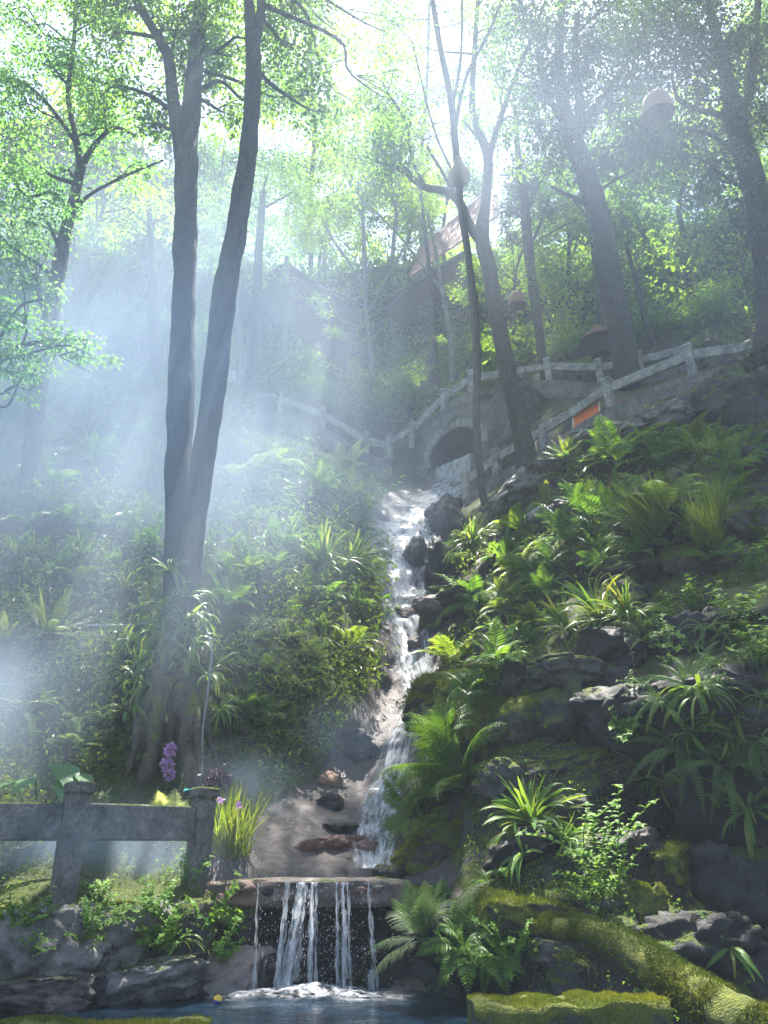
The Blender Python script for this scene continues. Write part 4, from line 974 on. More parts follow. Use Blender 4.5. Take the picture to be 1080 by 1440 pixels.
L = Vector(p0.location); mb = MB(); box(mb, at(155, 525, 23.0) - L + Vector((0, .3, -.3)), 1.5, .7, .9, None, .02); mb.build('wall', M['darkwood'], p0)

# white marker board on the trunk of the misty left path
board('white_sign', 'small white sign plate on a post by the misty left path', 'sign', [(321, 521, 24.6), (333, 521, 24.5), (333, 537, 24.5), (321, 537, 24.6)], .03, 'cream', 'wood_pale')

# ------------------------------------------------------------------ hanging basket lanterns
def lathe(mb, prof, sides=28):
    th = np.linspace(0, 2 * np.pi, sides, endpoint=False); V = [[r * math.cos(a), r * math.sin(a), z] for r, z in prof for a in th]
    mb.add(V, grid_faces(sides, len(prof), True))
def lantern(px, py, Y, hpx, label, kind, cord):
    p = at(px, py, Y); s = scale_at(p) * hpx; root = empty('basket_lantern', p, label, 'lantern', 'woven lanterns hung in the trees')
    if kind == 'gourd': prof = [(.02, .5), (.09, .49), (.12, .42), (.15, .28), (.22, .16), (.32, .0), (.355, -.15), (.33, -.3), (.25, -.42), (.14, -.47), (.13, -.49), (.12, -.47), (.1, -.3), (.02, -.25)]
    else: prof = [(.02, .47), (.10, .46), (.25, .38), (.38, .22), (.46, .0), (.5, -.25), (.52, -.42), (.5, -.44), (.47, -.4), (.43, 0), (.3, .3), (.02, .38)]
    q = smooth_path(np.array(prof), 60) * s; mb = MB(); lathe(mb, q); mb.build('shade', M['wicker'], root)
    if kind == 'gourd': 
        mb = MB(); lathe(mb, np.array([(.135, -.455), (.16, -.47), (.15, -.50), (.12, -.50), (.11, -.47)]) * s); mb.build('mouth_ring', M['wood_pale'], root)
    else:
        mb = MB(); lathe(mb, np.array([(.02, .55), (.06, .54), (.07, .50), (.05, .46)]) * s); mb.build('knob', M['wood_pale'], root)
    mb = MB(); tube(mb, [(0, 0, .48 * s), (.01, 0, .5 * s + cord / 2), (0, 0, .5 * s + cord)], .018, 6, 8); mb.build('cord', M['darkwood'], root)
    root.rotation_euler = (R(24 if kind == 'gourd' else 8), R(random.uniform(-4, 4)), 0)
lantern(645, 242, 20.8, 44, 'gourd shaped woven lantern hung on the slender pole trunk', 'gourd', 3.0)
lantern(923, 147, 15.5, 44, 'large bell shaped woven lantern hanging at the upper right', 'bell', 3.2)
lantern(727, 420, 25.5, 26, 'small bell shaped woven lantern over the back path', 'bell', 3.0)

# ------------------------------------------------------------------ pipe, float, hoses
p = at(369, 1391, 10.15); pp = empty('drain_pipe', (p.x, p.y, 0), 'black elbow pipe standing in the water at the left of the falls', 'pipe')
mb = MB(); tube(mb, [(0, 0, -.3), (0, 0, .22), (.02, .02, .30), (.10, .1, .33), (.45, .5, .34)], .045, 18, 40); mb.build('pipe_body', M['black'], pp)
mb = MB(); tube(mb, [(0, 0, .14), (0, 0, .22)], .056, 18); mb.build('collar', M['black'], pp)
p = at(307, 1398, 9.3); bl = empty('float_ball', (p.x, p.y, .03), 'tiny yellow and blue ball floating near the left rock wall', 'ball')
V, F = ICO[3]
mb = MB(); mb.add(V[:] * .045, F[(V[F].mean(1) @ [.3, 0, 1]) > -.05]); mb.build('yellow_half', M['yellow'], bl)
mb = MB(); mb.add(V[:] * .045, F[(V[F].mean(1) @ [.3, 0, 1]) <= -.05]); mb.build('blue_half', M['blue'], bl)
mb = MB(); tube(mb, [at(250, 852, 12.6), at(281, 868, 12.3), at(297, 912, 12.0), at(293, 965, 11.9), at(285, 1030, 11.9), at(284, 1092, 11.9)], .016, 10, 60); tag(mb.build('hose', M['hose']), 'grey hose hanging down beside the hollow root trunk', 'hose')
mb = MB(); tube(mb, [at(112, 878, 13.0), at(150, 880, 12.9), at(195, 878, 12.8), at(235, 868, 12.7)], .014, 8, 40); tag(mb.build('cable', M['hose']), 'pale cable strung from the yellow rosette fern to the twin trunk', 'cable')
# ------------------------------------------------------------------ trees
rc = np.random.default_rng(8)
def canopy(px0, px1, py0, py1, nx, ny, Y, r, n, jit=.35):
    L = []
    for i in range(nx):
        for j in range(ny):
            L.append((px0 + (px1 - px0) * (i + .5 + rc.uniform(-jit, jit)) / nx, py0 + (py1 - py0) * (j + .5 + rc.uniform(-jit, jit)) / ny, Y + rc.uniform(-1, 1), r * rc.uniform(.7, 1.2), int(n * rc.uniform(.5, 1.2))))
    return L
def sprays(mb, c, r, n, L, W=.55, flat=.35, seed=0, var=None, rz=None, up=.0):
    rg = np.random.default_rng(seed); m = max(6, n // 42); c = np.array(c)
    d = unit(rg.normal(size=(m, 3))); rad = rg.random(m) ** .45
    S = d * rad[:, None] * np.array([r, r, rz or r * .75])
    k = rg.integers(0, m, n); off = rg.normal(size=(n, 3)) * np.array([.27 * r, .27 * r, .27 * r * flat]) * rg.uniform(.5, 1.2, m)[k][:, None]
    P = c + S[k] + off
    D = off * np.array([1, 1, .4]) + rg.normal(0, .35, (n, 3)) * r * .25; D[:, 2] -= .10 * r
    N = unit(rg.normal(0, .45, (n, 3)) + [0, 0, 1 + up])
    sv = rg.random(m)[k] * .7 + rg.random(n) * .3
    leaves(mb, P, D, N, rg.uniform(.4, 1.35, n) * L, rg.uniform(.5, 1.2, n) * L * W, sv if var is None else np.clip(var + .5 * (sv - .5), 0, 1), fold=.12, droop=.2)

def limb(mb, p, q, r0, r1, seed, sides=7, bend=.14):
    rg = np.random.default_rng(seed); p, q = np.array(p), np.array(q); L = np.linalg.norm(q - p)
    a = p + (q - p) * .35 + rg.normal(0, bend, 3) * L * .5 + [0, 0, bend * L * .5]; b = p + (q - p) * .7 + rg.normal(0, bend, 3) * L * .5 + [0, 0, bend * L * .4]
    tube(mb, [p, a, b, q], [r0, r0 * .75 + r1 * .25, r0 * .4 + r1 * .6, r1], sides, 14, .1, seed)

tree_n = [0]
def near_tree(name, label, paths, blobs, lm, L, bark='bark', cat='tree', bump=.16, base_tubes=(), under_frac=.2):
    """Trunk and limbs along photo paths (px, py, Y, width px); crown sprays at blobs (px, py, Y, r, leaves)."""
    tree_n[0] += 1; sd = tree_n[0] * 50
    b0 = at(*paths[0][0][:3]); root = empty(name, b0, label, cat); o = np.array(b0)
    mb = MB(); allp = []
    for k, path in enumerate(paths):
        P = np.array([list(at(a, b, c)) for a, b, c, w in path]); W = np.array([w * scale_at(Vector(p)) / 2 for p, (a, b, c, w) in zip(P, path)])
        q = smooth_path(np.hstack([P, W[:, None]]), 16 * len(path))
        tube(mb, q[:, :3] - o, np.maximum(q[:, 3] * (.9 if name == 'twin_trunk_tree' else 1), .01), 18 if W.max() > .12 else 9, None, bump, sd + k); allp.append(q)
    bm_ = MB()
    for t in base_tubes:
        P = [at(a, b, c) for a, b, c, w in t]; W = [w * .84 * scale_at(p) / 2 for p, (a, b, c, w) in zip(P, t)]
        tube(bm_, [np.array(p) - o for p in P], W, 20, 60, .55, sd + 9 + len(bm_.V), bf=4.5)
    A = np.vstack(allp); cm = MB(); rg = np.random.default_rng(sd)
    for k, (px, py, Y, r, n) in enumerate(blobs):
        c = np.array(at(px, py, Y)); cand = A[A[:, 2] < c[2] + .3]
        if len(cand) == 0: cand = A
        j = np.argmin(((cand[:, :3] - c) ** 2).sum(1) + 2 * np.abs(cand[:, 2] - (c[2] - 1.2))); s = cand[j]
        r0 = min(s[3] * .5, .07)
        limb(mb, s[:3] - o, c - o, max(r0, .02), .012, sd + k)
        for z in range(3):
            e = c + rg.normal(0, .55, 3) * r; limb(mb, (s[:3] * .35 + c * .65) - o, e - o, .016, .006, sd + k * 7 + z, 5)
        sprays(cm, c - o, r, n, L, seed=sd + k, var=None)
    mb.build('trunk', M[bark], root)
    if base_tubes: bm_.build('roots', M['bark_mossy'], root)
    if blobs: cm.build('crown', M[lm], root, smooth=False)
    return root

# the big twin trunk with hollow roots
near_tree('twin_trunk_tree', 'tall twin trunked tree rising from a hollow mossy root on the left bank',
  [[(246,960,12.6,80),(250,900,12.7,58),(252,820,12.9,46),(250,700,13.3,40),(254,560,13.8,40),(258,430,14.2,37),(261,300,14.6,34),(262,215,14.9,34),(272,120,15.2,26),(280,30,15.6,22),(290,-90,16,16)],
   [(258,880,12.6,46),(270,760,12.8,38),(284,660,12.9,36),(304,520,13,37),(318,400,13.1,36),(338,290,13.2,32),(352,180,13.3,27),(356,70,13.4,24),(350,0,13.5,16),(344,-100,13.6,12)],
   [(354,80,13.4,16),(366,20,13.4,14),(372,-90,13.5,11)],
   [(260,240,14.8,24),(245,150,15,20),(236,80,15,17),(212,35,15,14),(186,-10,15,11),(160,-80,15,8)]],
  [(300,30,16,1.3,1500),(250,40,15.5,1.2,1300),(200,-20,15,1.6,1500),(150,-30,14.6,1.6,1500),(320,90,16.4,1.0,800),(262,110,15.8,.9,800),(400,-20,14.5,1.5,1300),(330,-60,14,1.6,1200),(225,180,15.6,.6,350)] + canopy(120, 480, -60, 190, 5, 3, 15.5, 1.15, 700) + canopy(380, 580, -80, 190, 3, 3, 17, 1.25, 520),
  'crown_mid', .165, 'bark', bump=.22,
  base_tubes=[[(252,840,13.0,30),(250,890,12.8,56),(238,950,12.5,50),(222,1005,12.25,30),(214,1050,12.05,24),(205,1095,12.0,22),(196,1140,12.3,24)],
              [(256,840,13.0,30),(256,900,12.8,54),(258,960,12.45,46),(266,1010,12.1,34),(262,1055,11.95,26),(270,1100,11.9,24),(274,1150,12.2,26)],
              [(246,880,12.9,40),(244,930,12.6,62),(240,970,12.5,36),(226,1000,12.55,16),(230,1045,12.5,10),(224,1120,12.5,9)],
              [(258,890,12.8,36),(250,950,12.55,50),(254,990,12.5,20),(248,1040,12.45,9),(252,1120,12.4,9)],
              [(240,930,12.7,40),(216,975,12.4,24),(196,1010,12.2,15),(188,1060,12.0,12),(172,1110,12.1,10)],
              [(234,930,12.7,30),(200,975,12.5,16),(168,1005,12.4,10),(140,1050,12.4,7)],
              [(262,920,12.7,36),(284,980,12.35,20),(292,1030,12.2,14),(308,1080,12.3,11),(318,1120,12.5,9)],
              [(268,940,12.6,22),(300,975,12.6,12),(330,1000,12.8,8),(352,1050,13.0,6)],
              [(262,960,12.4,20),(276,1000,12.05,13),(280,1060,11.9,10),(288,1130,12.1,9)],
              [(236,960,12.4,18),(240,1010,12.3,8),(236,1060,12.3,6),(240,1120,12.3,6)]])
near_tree('slim_maple', 'leaning dark trunked maple with layered pale leaves at the far left',
  [[(34,745,15.6,30),(46,640,15.8,26),(56,540,16,24),(72,440,16.2,24),(88,350,16.3,19),(104,280,16.4,15),(114,232,16.5,14)],
   [(114,235,16.5,12),(106,190,16.5,9),(96,130,16.6,7),(104,60,16.6,6),(110,-60,16.8,4)],
   [(114,235,16.5,10),(132,205,16.4,7),(160,180,16.4,5),(190,190,16.3,4)],
   [(106,200,16.5,6),(70,150,16.3,5),(30,115,16,4),(-20,110,16,3)],
   [(100,300,16.4,7),(125,275,16.2,5),(170,250,16,4),(230,225,15.8,3)]],
  [(20,150,16,1.1,700),(60,90,16.4,1.2,800),(130,100,16.8,1.2,700),(20,250,15.8,1.1,700),(60,300,15.6,1.0,600),(160,160,16.4,1.0,520),(180,240,16,.9,420),(30,40,16.5,1.4,900),(100,0,16.8,1.4,900),(0,330,15.4,1.0,600),(150,30,17,1.2,600),(40,380,15.2,.9,520)] + canopy(-40, 200, -60, 260, 3, 3, 16.5, 1.1, 650),
  'crown_maple', .15)
near_tree('young_maple', 'pale green leaf sprays of a young maple hanging in the mist at the far left',
  [[(-60,640,14.5,12),(-40,560,14.4,10),(0,500,14.2,8),(60,480,14,6),(120,478,13.9,4)],[(-30,545,14.4,6),(20,440,14.2,4),(60,420,14,3)]],
  [(20,490,14,.75,420),(80,490,13.9,.65,360),(130,500,13.8,.5,228),(-20,450,14.2,.9,420),(40,440,14,.6,270),(30,530,14,.6,270)],
  'crown_maple', .13)
near_tree('forked_tree', 'dark forked tree with a crooked left arm above the near balustrade',
  [[(742,660,22.2,30),(730,590,22.3,27),(714,520,22.4,25),(700,450,22.5,22),(688,380,22.6,21),(678,330,22.6,20),(684,270,22.6,14),(686,220,22.7,14),(676,190,22.8,11),(664,150,22.9,9),(668,60,23,7),(676,-60,23,5)],
   [(680,345,22.6,16),(662,318,22.4,13),(644,282,22.2,12),(622,268,22.1,11),(595,262,22,9),(562,238,21.9,7),(530,228,21.8,4)],
   [(686,230,22.7,10),(696,190,22.6,8),(720,120,22.5,6),(745,60,22.5,5),(775,-20,22.5,4)],
   [(597,262,22,6),(580,225,22,5),(570,170,22,4),(545,130,22,3)],[(650,290,22.2,6),(600,205,22,4)]],
  [(540,215,21.8,1.2,300),(575,160,22,1.3,280),(700,120,22.8,1.5,400),(680,60,23,1.6,400),(730,160,22.6,1.2,400),(745,60,22.6,1.5,500),(690,-10,23,1.8,400),(560,90,22,1.2,250)] + canopy(640, 770, -60, 200, 3, 2, 22.5, 1.2, 300) + canopy(490, 600, 20, 220, 2, 2, 22.5, 1.1, 200) + canopy(465, 575, 110, 250, 2, 2, 21.8, 1.25, 750, .25),  # last leaf clumps added to shade the slab below
  'crown_mid', .20)
near_tree('slender_pole_tree', 'very slender bare dark trunk standing in front of the bridge arch',
  [[(684,722,21.6,12),(676,672,21.5,11),(670,590,21.4,11),(671,500,21.3,11),(666,430,21.2,11),(657,350,21.1,10),(648,290,21,10),(641,210,21,10),(634,140,21,9),(618,60,21,8),(602,-40,21,6)],
   [(640,180,21,6),(655,110,21,5),(690,40,21,4),(712,-20,21,3)],[(636,150,21,5),(648,80,21,4),(650,-20,21,3)],[(645,260,21,4),(610,180,21,3),(580,60,21,3)]],
  [(560,30,21,1.0,300),(700,20,21.2,1.1,420),(655,-40,21.3,1.2,420),(590,-30,21.2,1.1,380)], 'crown_mid', .14)
near_tree('leaning_tree', 'thick grey trunk leaning left with ivy behind the upper right balustrade',
  [[(884,540,24.0,36),(876,480,24,34),(862,410,23.9,34),(852,350,23.8,30),(838,290,23.7,30),(822,240,23.6,28),(806,195,23.5,26),(792,150,23.4,20),(786,90,23.4,14),(790,0,23.4,10),(792,-80,23.4,8)],
   [(812,210,23.5,18),(816,150,23.4,14),(808,90,23.4,10),(812,20,23.4,8)],[(835,290,23.7,9),(800,275,23.3,6),(775,262,23,4)],[(806,200,23.5,10),(770,130,23.2,7),(756,70,23,5)],
   [(818,180,23.5,8),(860,120,23,6),(900,60,22.6,4)]],
  [(800,110,23.4,1.5,1300),(840,60,23.2,1.6,1300),(760,110,23,1.3,900),(780,30,23.2,1.6,1200),(850,150,23,1.3,900),(880,90,22.6,1.4,900),(730,20,23,1.4,800),(860,10,22.6,1.7,1200),(800,180,23.8,1.0,600),(900,200,23,1.2,700),(850,230,23.6,.9,420),(770,210,23.6,.9,420)] + canopy(730, 960, -60, 250, 4, 4, 23.3, 1.5, 700),
  'crown_dark', .21)
near_tree('ivy_trunk_tree', 'dark ivy wrapped trunk at the right edge leaning left under heavy leaves',
  [[(1078,600,18.0,36),(1074,520,17.9,34),(1080,440,17.8,34),(1076,350,17.7,34),(1062,270,17.6,34),(1046,210,17.5,30),(1032,160,17.4,26),(1020,100,17.3,18),(1000,20,17.2,12),(990,-60,17.2,8)],
   [(1036,180,17.4,16),(1056,120,17.3,13),(1062,60,17.2,10),(1070,-40,17.2,7)],[(1030,165,17.4,10),(985,155,17.2,8),(955,140,17,6),(945,110,16.9,4)],[(1050,230,17.5,9),(1000,190,17,6),(960,180,16.8,4)],
   [(1070,320,17.7,8),(1110,250,17.5,6)]],
  [(1000,60,17,1.2,1300),(1050,60,17,1.2,1300),(960,60,16.8,1.2,1200),(1060,160,17,1.0,800),(960,220,17,1.0,700),(1010,240,17.2,1.0,800),(1060,280,17.2,.8,500),(900,20,16.8,1.3,1200),(1000,-20,17,1.4,1200),(940,-10,17,1.4,1000),(1040,330,17.4,.8,400),(1075,420,17.8,.5,500),(1072,520,17.9,.5,600),(1066,500,17.7,.45,500),(1074,570,17.9,.45,500),(1090,380,17.7,.6,400)] + canopy(880, 1100, -60, 220, 3, 3, 17.2, 1.2, 800),
  'crown_dark', .17)
near_tree('drooping_tree', 'thin upright trunk with dark drooping leaf clumps over the back path',
  [[(768,545,27.8,14),(760,480,27.7,14),(750,410,27.6,14),(742,340,27.5,15),(738,290,27.5,14),(730,230,27.5,9),(724,150,27.5,6)],[(738,300,27.5,7),(765,250,27.4,5),(800,240,27.3,3)],[(742,350,27.5,5),(758,320,27.4,4),(772,280,27.4,3)]],
  [(738,265,27.4,1.0,700),(715,290,27.4,.8,500),(745,230,27.5,1.1,700),(760,290,27.4,.8,380),(720,240,27.4,.9,500),(718,330,27.4,.6,300)], 'crown_dark', .17)
near_tree('tall_tree', 'tall pale green tree filling the sky between the twin trunk and the gourd lantern',
  [[(438,400,47,7),(436,300,47,7),(442,180,47,6),(436,60,47,5),(440,-40,47,3)]], canopy(335, 555, -90, 260, 4, 5, 47, 2.6, 1600), 'crown_mid', .27)
near_tree('tall_tree', 'tall sparse tree behind the slender pole trunk at the top centre',
  [[(598,400,49,7),(590,260,49,6),(600,120,49,5),(604,0,49,4)]], canopy(535, 720, -90, 230, 4, 4, 49, 2.6, 1100) , 'crown_dark', .27)
# slim trees round the centre
near_tree('slim_tree', 'slim forked young tree with bright leaves left of the brown pavilion',
  [[(523,560,32.5,9),(521,500,32.5,8),(514,420,32.5,7),(512,350,32.4,6),(508,280,32.4,4)],[(514,410,32.5,5),(495,375,32.4,4),(470,340,32.3,4),(455,310,32.2,3)],[(519,440,32.5,5),(540,400,32.3,4),(562,360,32.1,3),(585,310,32,2)]],
  [(450,300,32,1.7,1100),(500,250,32.3,1.8,1200),(420,330,31.8,1.4,800),(435,430,31.5,1.0,420),(475,470,31.5,.9,380),(380,400,31.3,1.0,380),(480,200,32.4,1.7,900),(540,190,32.5,1.5,700)], 'crown_bright', .17, 'bark_pale')
near_tree('slim_tree', 'slim dark trunk just right of the twin trunk in the mist',
  [[(350,570,25.5,15),(357,500,25.5,15),(361,430,25.5,14),(364,350,25.5,12),(370,270,25.5,9)]], [(380,240,25.5,1.6,800),(350,280,25.4,1.3,600),(410,270,25.4,1.3,600)], 'crown_mid', .15)
near_tree('slim_tree', 'crooked pale trunk bending beside the left end of the misty balustrade',
  [[(322,600,24.0,16),(334,565,24.1,13),(340,520,24.2,12),(336,470,24.3,11),(332,400,24.3,9),(338,330,24.4,6)]], [(330,330,24.4,1.2,500),(300,300,24.3,1.2,500)], 'crown_mid', .15, 'bark_pale')
near_tree('slim_tree', 'straight thin trunk left of the big twin trunk above the log fence',
  [[(217,560,21.8,13),(215,470,21.8,12),(214,380,21.8,10),(210,300,21.8,8),(206,230,21.9,5)]], [(205,270,21.8,1.1,500),(190,320,21.6,.9,420),(240,300,21.8,1.0,420)], 'crown_bright', .14)
near_tree('slim_tree', 'short dark trunk standing behind the log fence',
  [[(112,500,23.5,15),(108,440,23.6,13),(106,380,23.7,11),(98,300,23.8,7)]], [(110,330,23.8,1.2,600),(70,350,23.7,1.0,500),(150,350,23.9,1.1,500)], 'crown_bright', .15)
near_tree('slim_tree', 'ivy dotted trunk behind the bridge under the pavilion roof',
  [[(612,590,31.0,14),(611,530,31,14),(608,470,31,12),(606,400,31,7),(598,330,31,5),(590,250,31,4)]], [(610,520,30.9,.45,300),(612,480,30.9,.4,250),(585,250,31,1.5,700),(620,230,31,1.3,500)], 'crown_bright', .16)
near_tree('slim_tree', 'thin grey trunk between the pavilion and the slender pole trunk',
  [[(634,560,31.5,8),(634,480,31.5,8),(622,410,31.4,6),(612,350,31.3,5),(600,300,31.2,3)],[(622,410,31.4,4),(560,330,31,3),(520,290,31,2)]], [(600,290,31.2,1.1,500)], 'crown_bright', .16, 'bark_pale')
near_tree('slim_tree', 'dark thin trunk behind the back path railing near the right',
  [[(925,500,26.5,9),(905,440,26.5,8),(893,390,26.6,6),(880,340,26.6,4)]], [(880,340,26.6,1.1,500),(915,320,26.5,1.0,420)], 'crown_mid', .16)
near_tree('slim_tree', 'thin yellow leaved sapling right of the slender pole trunk',
  [[(722,470,27.5,5),(724,420,27.5,5),(726,380,27.5,4),(740,340,27.5,3)]], [(670,370,27.5,.8,520),(700,400,27.6,.8,500),(655,410,27.6,.7,450),(735,400,27.8,.9,520),(775,430,28,1.0,600),(700,470,28,.9,500)], 'crown_bright', .14)

# trees on the slope beyond: a few kinds, each built once and copied
def proto_tree(h, r, seed, lm, L, n, bark='bark'):
    rg = np.random.default_rng(seed); root = empty('hillside_tree', (0, 0, 0), 'x', 'tree', 'trees on the slope beyond the bridge')
    mb, cm = MB(), MB(); tr = [(0, 0, -.6), (rg.normal(0, .2), rg.normal(0, .2), h * .3), (rg.normal(0, .35), rg.normal(0, .35), h * .6), (rg.normal(0, .5), rg.normal(0, .5), h * .92)]
    tube(mb, tr, [.17, .13, .09, .03], 9, 24, .15, seed); q = smooth_path(np.array(tr), 40)
    nb = 13
    for k in range(nb):
        f = .38 + .60 * (k + rg.random() * .6) / nb; s = q[min(39, int(f * 36))]; a = rg.uniform(0, 6.28) 
        rr = r * (1.15 - .75 * abs(f - .5)) * rg.uniform(.55, 1.0); c = s + np.array([math.cos(a) * rr, math.sin(a) * rr, rr * .45])
        limb(mb, s, c, .05, .012, seed * 31 + k, 6); sprays(cm, c, r * .48, n // nb, L, seed=seed * 77 + k)
    mb.build('trunk', M[bark], root); cm.build('crown', M[lm], root, smooth=False); return root
KIND = {'bright': [proto_tree(11, 3.0, 11, 'crown_bright', .26, 5200), proto_tree(9, 2.6, 12, 'crown_bright', .24, 4600, 'bark_pale')],
        'mid': [proto_tree(13, 3.3, 13, 'crown_mid', .27, 5600), proto_tree(11, 3.1, 14, 'crown_mid', .25, 5200)],
        'dark': [proto_tree(12, 3.2, 15, 'crown_dark', .26, 5400)]}
used = set(); placed = []
rgt = np.random.default_rng(5)
def zone(px):
    return ['beyond the log fence', 'beyond the twin trunk', 'beyond the bridge and pavilion', 'beyond the slender pole trunk', 'beyond the thick leaning trunk', 'at the far right slope'][int(np.clip(np.searchsorted([230, 400, 620, 790, 960], px), 0, 5))]
cand = []
for Yr, px0, px1, nn in ((29, -150, 1250, 8), (35, -150, 1250, 10), (42, -100, 1200, 11), (50, -50, 1150, 11), (60, 0, 1080, 10)):
    for k in range(nn):
        px = px0 + (px1 - px0) * (k + rgt.uniform(.15, .85)) / nn; Y = Yr + rgt.uniform(-3, 3); x = at(px, 400, Y).x
        if Yr < 32 and (480 < px < 800) or Yr < 40 and 330 < px < 690: continue
        cand.append((px, x, Y))
def ground_z(x, Y):
    h = bvhs[0].ray_cast(Vector((x, Y, 70)), Vector((0, 0, -1)))[0]; return h.z if h is not None else 40
for px, x, Y in cand:
    kd = rgt.choice(['bright', 'mid', 'dark'], p=[.6, .3, .1] if 250 < px < 700 else ([.4, .4, .2] if px < 250 else [.25, .35, .4]))
    placed.append((px, x, Y, kd))
from collections import Counter
ORD = ['first', 'second', 'third', 'fourth', 'fifth', 'sixth', 'seventh', 'eighth', 'ninth', 'tenth', 'eleventh', 'twelfth', 'thirteenth', 'fourteenth', 'fifteenth', 'sixteenth', 'seventeenth', 'eighteenth', 'nineteenth', 'twentieth']
DESC = {'bright': 'bright yellow-green tree', 'mid': 'mid green leafy tree', 'dark': 'dark green dense tree'}
def ordinal_labels(items, key, fmt, one):
    """items share a look and a zone: number them from the left when there are several."""
    groups = {}
    for i, it in enumerate(items): groups.setdefault(key(it), []).append(i)
    lab = {}
    for k, idx in groups.items():
        idx.sort(key=lambda i: items[i][0])
        for j, i in enumerate(idx): lab[i] = one(k) if len(idx) == 1 else fmt(k, ORD[j])
    return lab
placed.sort(key=lambda t: t[0])
lab = ordinal_labels(placed, lambda t: (t[3], zone(t[0])), lambda k, o: f'{o} {DESC[k[0]]} from the left {k[1]}', lambda k: f'single {DESC[k[0]]} {k[1]}')
for i, (px, x, Y, kd) in enumerate(placed):
    j = int(rgt.integers(len(KIND[kd]))); pr_ = KIND[kd][j]
    o = pr_ if (kd, j) not in used else copy_tree(pr_); used.add((kd, j))
    o.location = (x, Y, ground_z(x, Y)); o.rotation_euler = (0, 0, rgt.uniform(0, 6.28)); s = rgt.uniform(.8, 1.2) * (1 + (Y - 30) * .006); o.scale = (s, s, s * rgt.uniform(.95, 1.15)); o['label'] = lab[i]
for kd in KIND:
    for j, p in enumerate(KIND[kd]):
        if (kd, j) not in used:
            for c in list(p.children): bpy.data.objects.remove(c)
            bpy.data.objects.remove(p)

# ------------------------------------------------------------------ plant prototypes (meshes)
def arr(az, el): return np.array([math.cos(az) * math.cos(el), math.sin(az) * math.cos(el), math.sin(el)])
def mesh_feather(seed, mt, n=17, L=.62, el=(25, 82), droop=1.7, npair=20, plen=.22, kind='simple'):
    global rng; rng = np.random.default_rng(seed); mb = MB()
    for k in range(n):
        az = 2 * math.pi * (k + rng.uniform(-.3, .3)) / n
        frond(mb, arr(az, 0) * .015, arr(az, R(rng.uniform(*el))), L * rng.uniform(.7, 1.15), npair, plen, droop * rng.uniform(.7, 1.3), rng.uniform(.2, .9), kind, pw=.26 if kind == 'simple' else .2, stem=.14)
    return mb.mesh('feather_fern', M[mt], smooth=False)
def mesh_strap(seed, mt='strap', n=26, L=.5, W=.055, el=(25, 80), droop=1.5):
    rg = np.random.default_rng(seed); mb = MB()
    for k in range(n):
        az = rg.uniform(0, 6.28); e = R(rg.uniform(*el))
        blade(mb, arr(az, 0) * .03 * rg.random(), arr(az, e), L * rg.uniform(.5, 1.1), W * rg.uniform(.7, 1.2), droop * rg.uniform(.5, 1.3), 9, [.25, .6, .85, 1, .98, .9, .75, .5, .05], rg.uniform(.1, .95), .3, rg.normal(0, .5), .06)
    return mb.mesh('strap_fern', M[mt])
def mesh_sword(seed, mt='sword', n=13, L=.65, el=(5, 60), droop=1.9, npair=34, plen=.11, pw=.36):
    global rng; rng = np.random.default_rng(seed); mb = MB()
    for k in range(n):
        az = 2 * math.pi * (k + rng.uniform(-.4, .4)) / n
        frond(mb, arr(az, 0) * .02, arr(az, R(rng.uniform(*el))), L * rng.uniform(.6, 1.15), npair, plen, droop * rng.uniform(.6, 1.3), rng.uniform(.2, .95), 'simple', pw=pw, stem=.06)
    return mb.mesh('sword_fern', M[mt], smooth=False)
def mesh_herb(seed, mt='herb', n=14, h=.4, leaf=.062, pairs=5, wide=.6):
    rg = np.random.default_rng(seed); mb = MB()
    for k in range(n):
        az = rg.uniform(0, 6.28); d = arr(az, R(rg.uniform(35, 85))); p = np.array([rg.normal(0, .07), rg.normal(0, .07), 0]); hh = h * rg.uniform(.5, 1.1); pts = [p.copy()]; ds = [d]
        for s in range(pairs + 1):
            p = p + d * hh / (pairs + 1); d = unit(d + np.array([0, 0, -.10]) + rg.normal(0, .08, 3)); pts.append(p.copy()); ds.append(d)
        tube(mb, pts, np.linspace(.006, .003, len(pts)), 5)
        for s in range(1, len(pts)):
            a0 = rg.uniform(0, 6.28) if s > 1 else az; top = s == len(pts) - 1
            for q in range(2 if not top else 4):
                a = a0 + math.pi * q / (1 if not top else 2); blade(mb, pts[s], arr(a, R(rg.uniform(5, 45))), leaf * rg.uniform(.7, 1.2), leaf * wide, .9, 6, [.05, .65, 1, .95, .7, .35, .0], np.clip(rg.normal(.45 + .1 * s, .2), 0, 1), .22)
    return mb.mesh('herb', M[mt])
def mesh_grass(seed, mt='grass', n=170, L=.45, spread=.12):
    rg = np.random.default_rng(seed); mb = MB()
    for k in range(n):
        az = rg.uniform(0, 6.28); b = arr(rg.uniform(0, 6.28), 0) * spread * math.sqrt(rg.random())
        blade(mb, b, arr(az, R(rg.uniform(55, 88))), L * rg.uniform(.5, 1.15), .009, rg.uniform(.3, 1.3), 6, [1, 1, .9, .7, .4, 0], rg.random(), .3)
    return mb.mesh('grass_tuft', M[mt])
def mesh_nest(seed, mt='fern_yellow', n=16, L=.65, W=.13):
    global rng; rng = np.random.default_rng(seed); mb = MB()
    for k in range(n):
        az = 2 * math.pi * (k + rng.uniform(-.3, .3)) / n
        frond(mb, arr(az, 0) * .03, arr(az, R(rng.uniform(25, 70))), L * rng.uniform(.7, 1.1), 22, .14, 1.0 * rng.uniform(.6, 1.3), rng.uniform(.2, .95), 'simple', pw=.5, stem=.05)
    return mb.mesh('rosette_fern', M[mt], smooth=False)
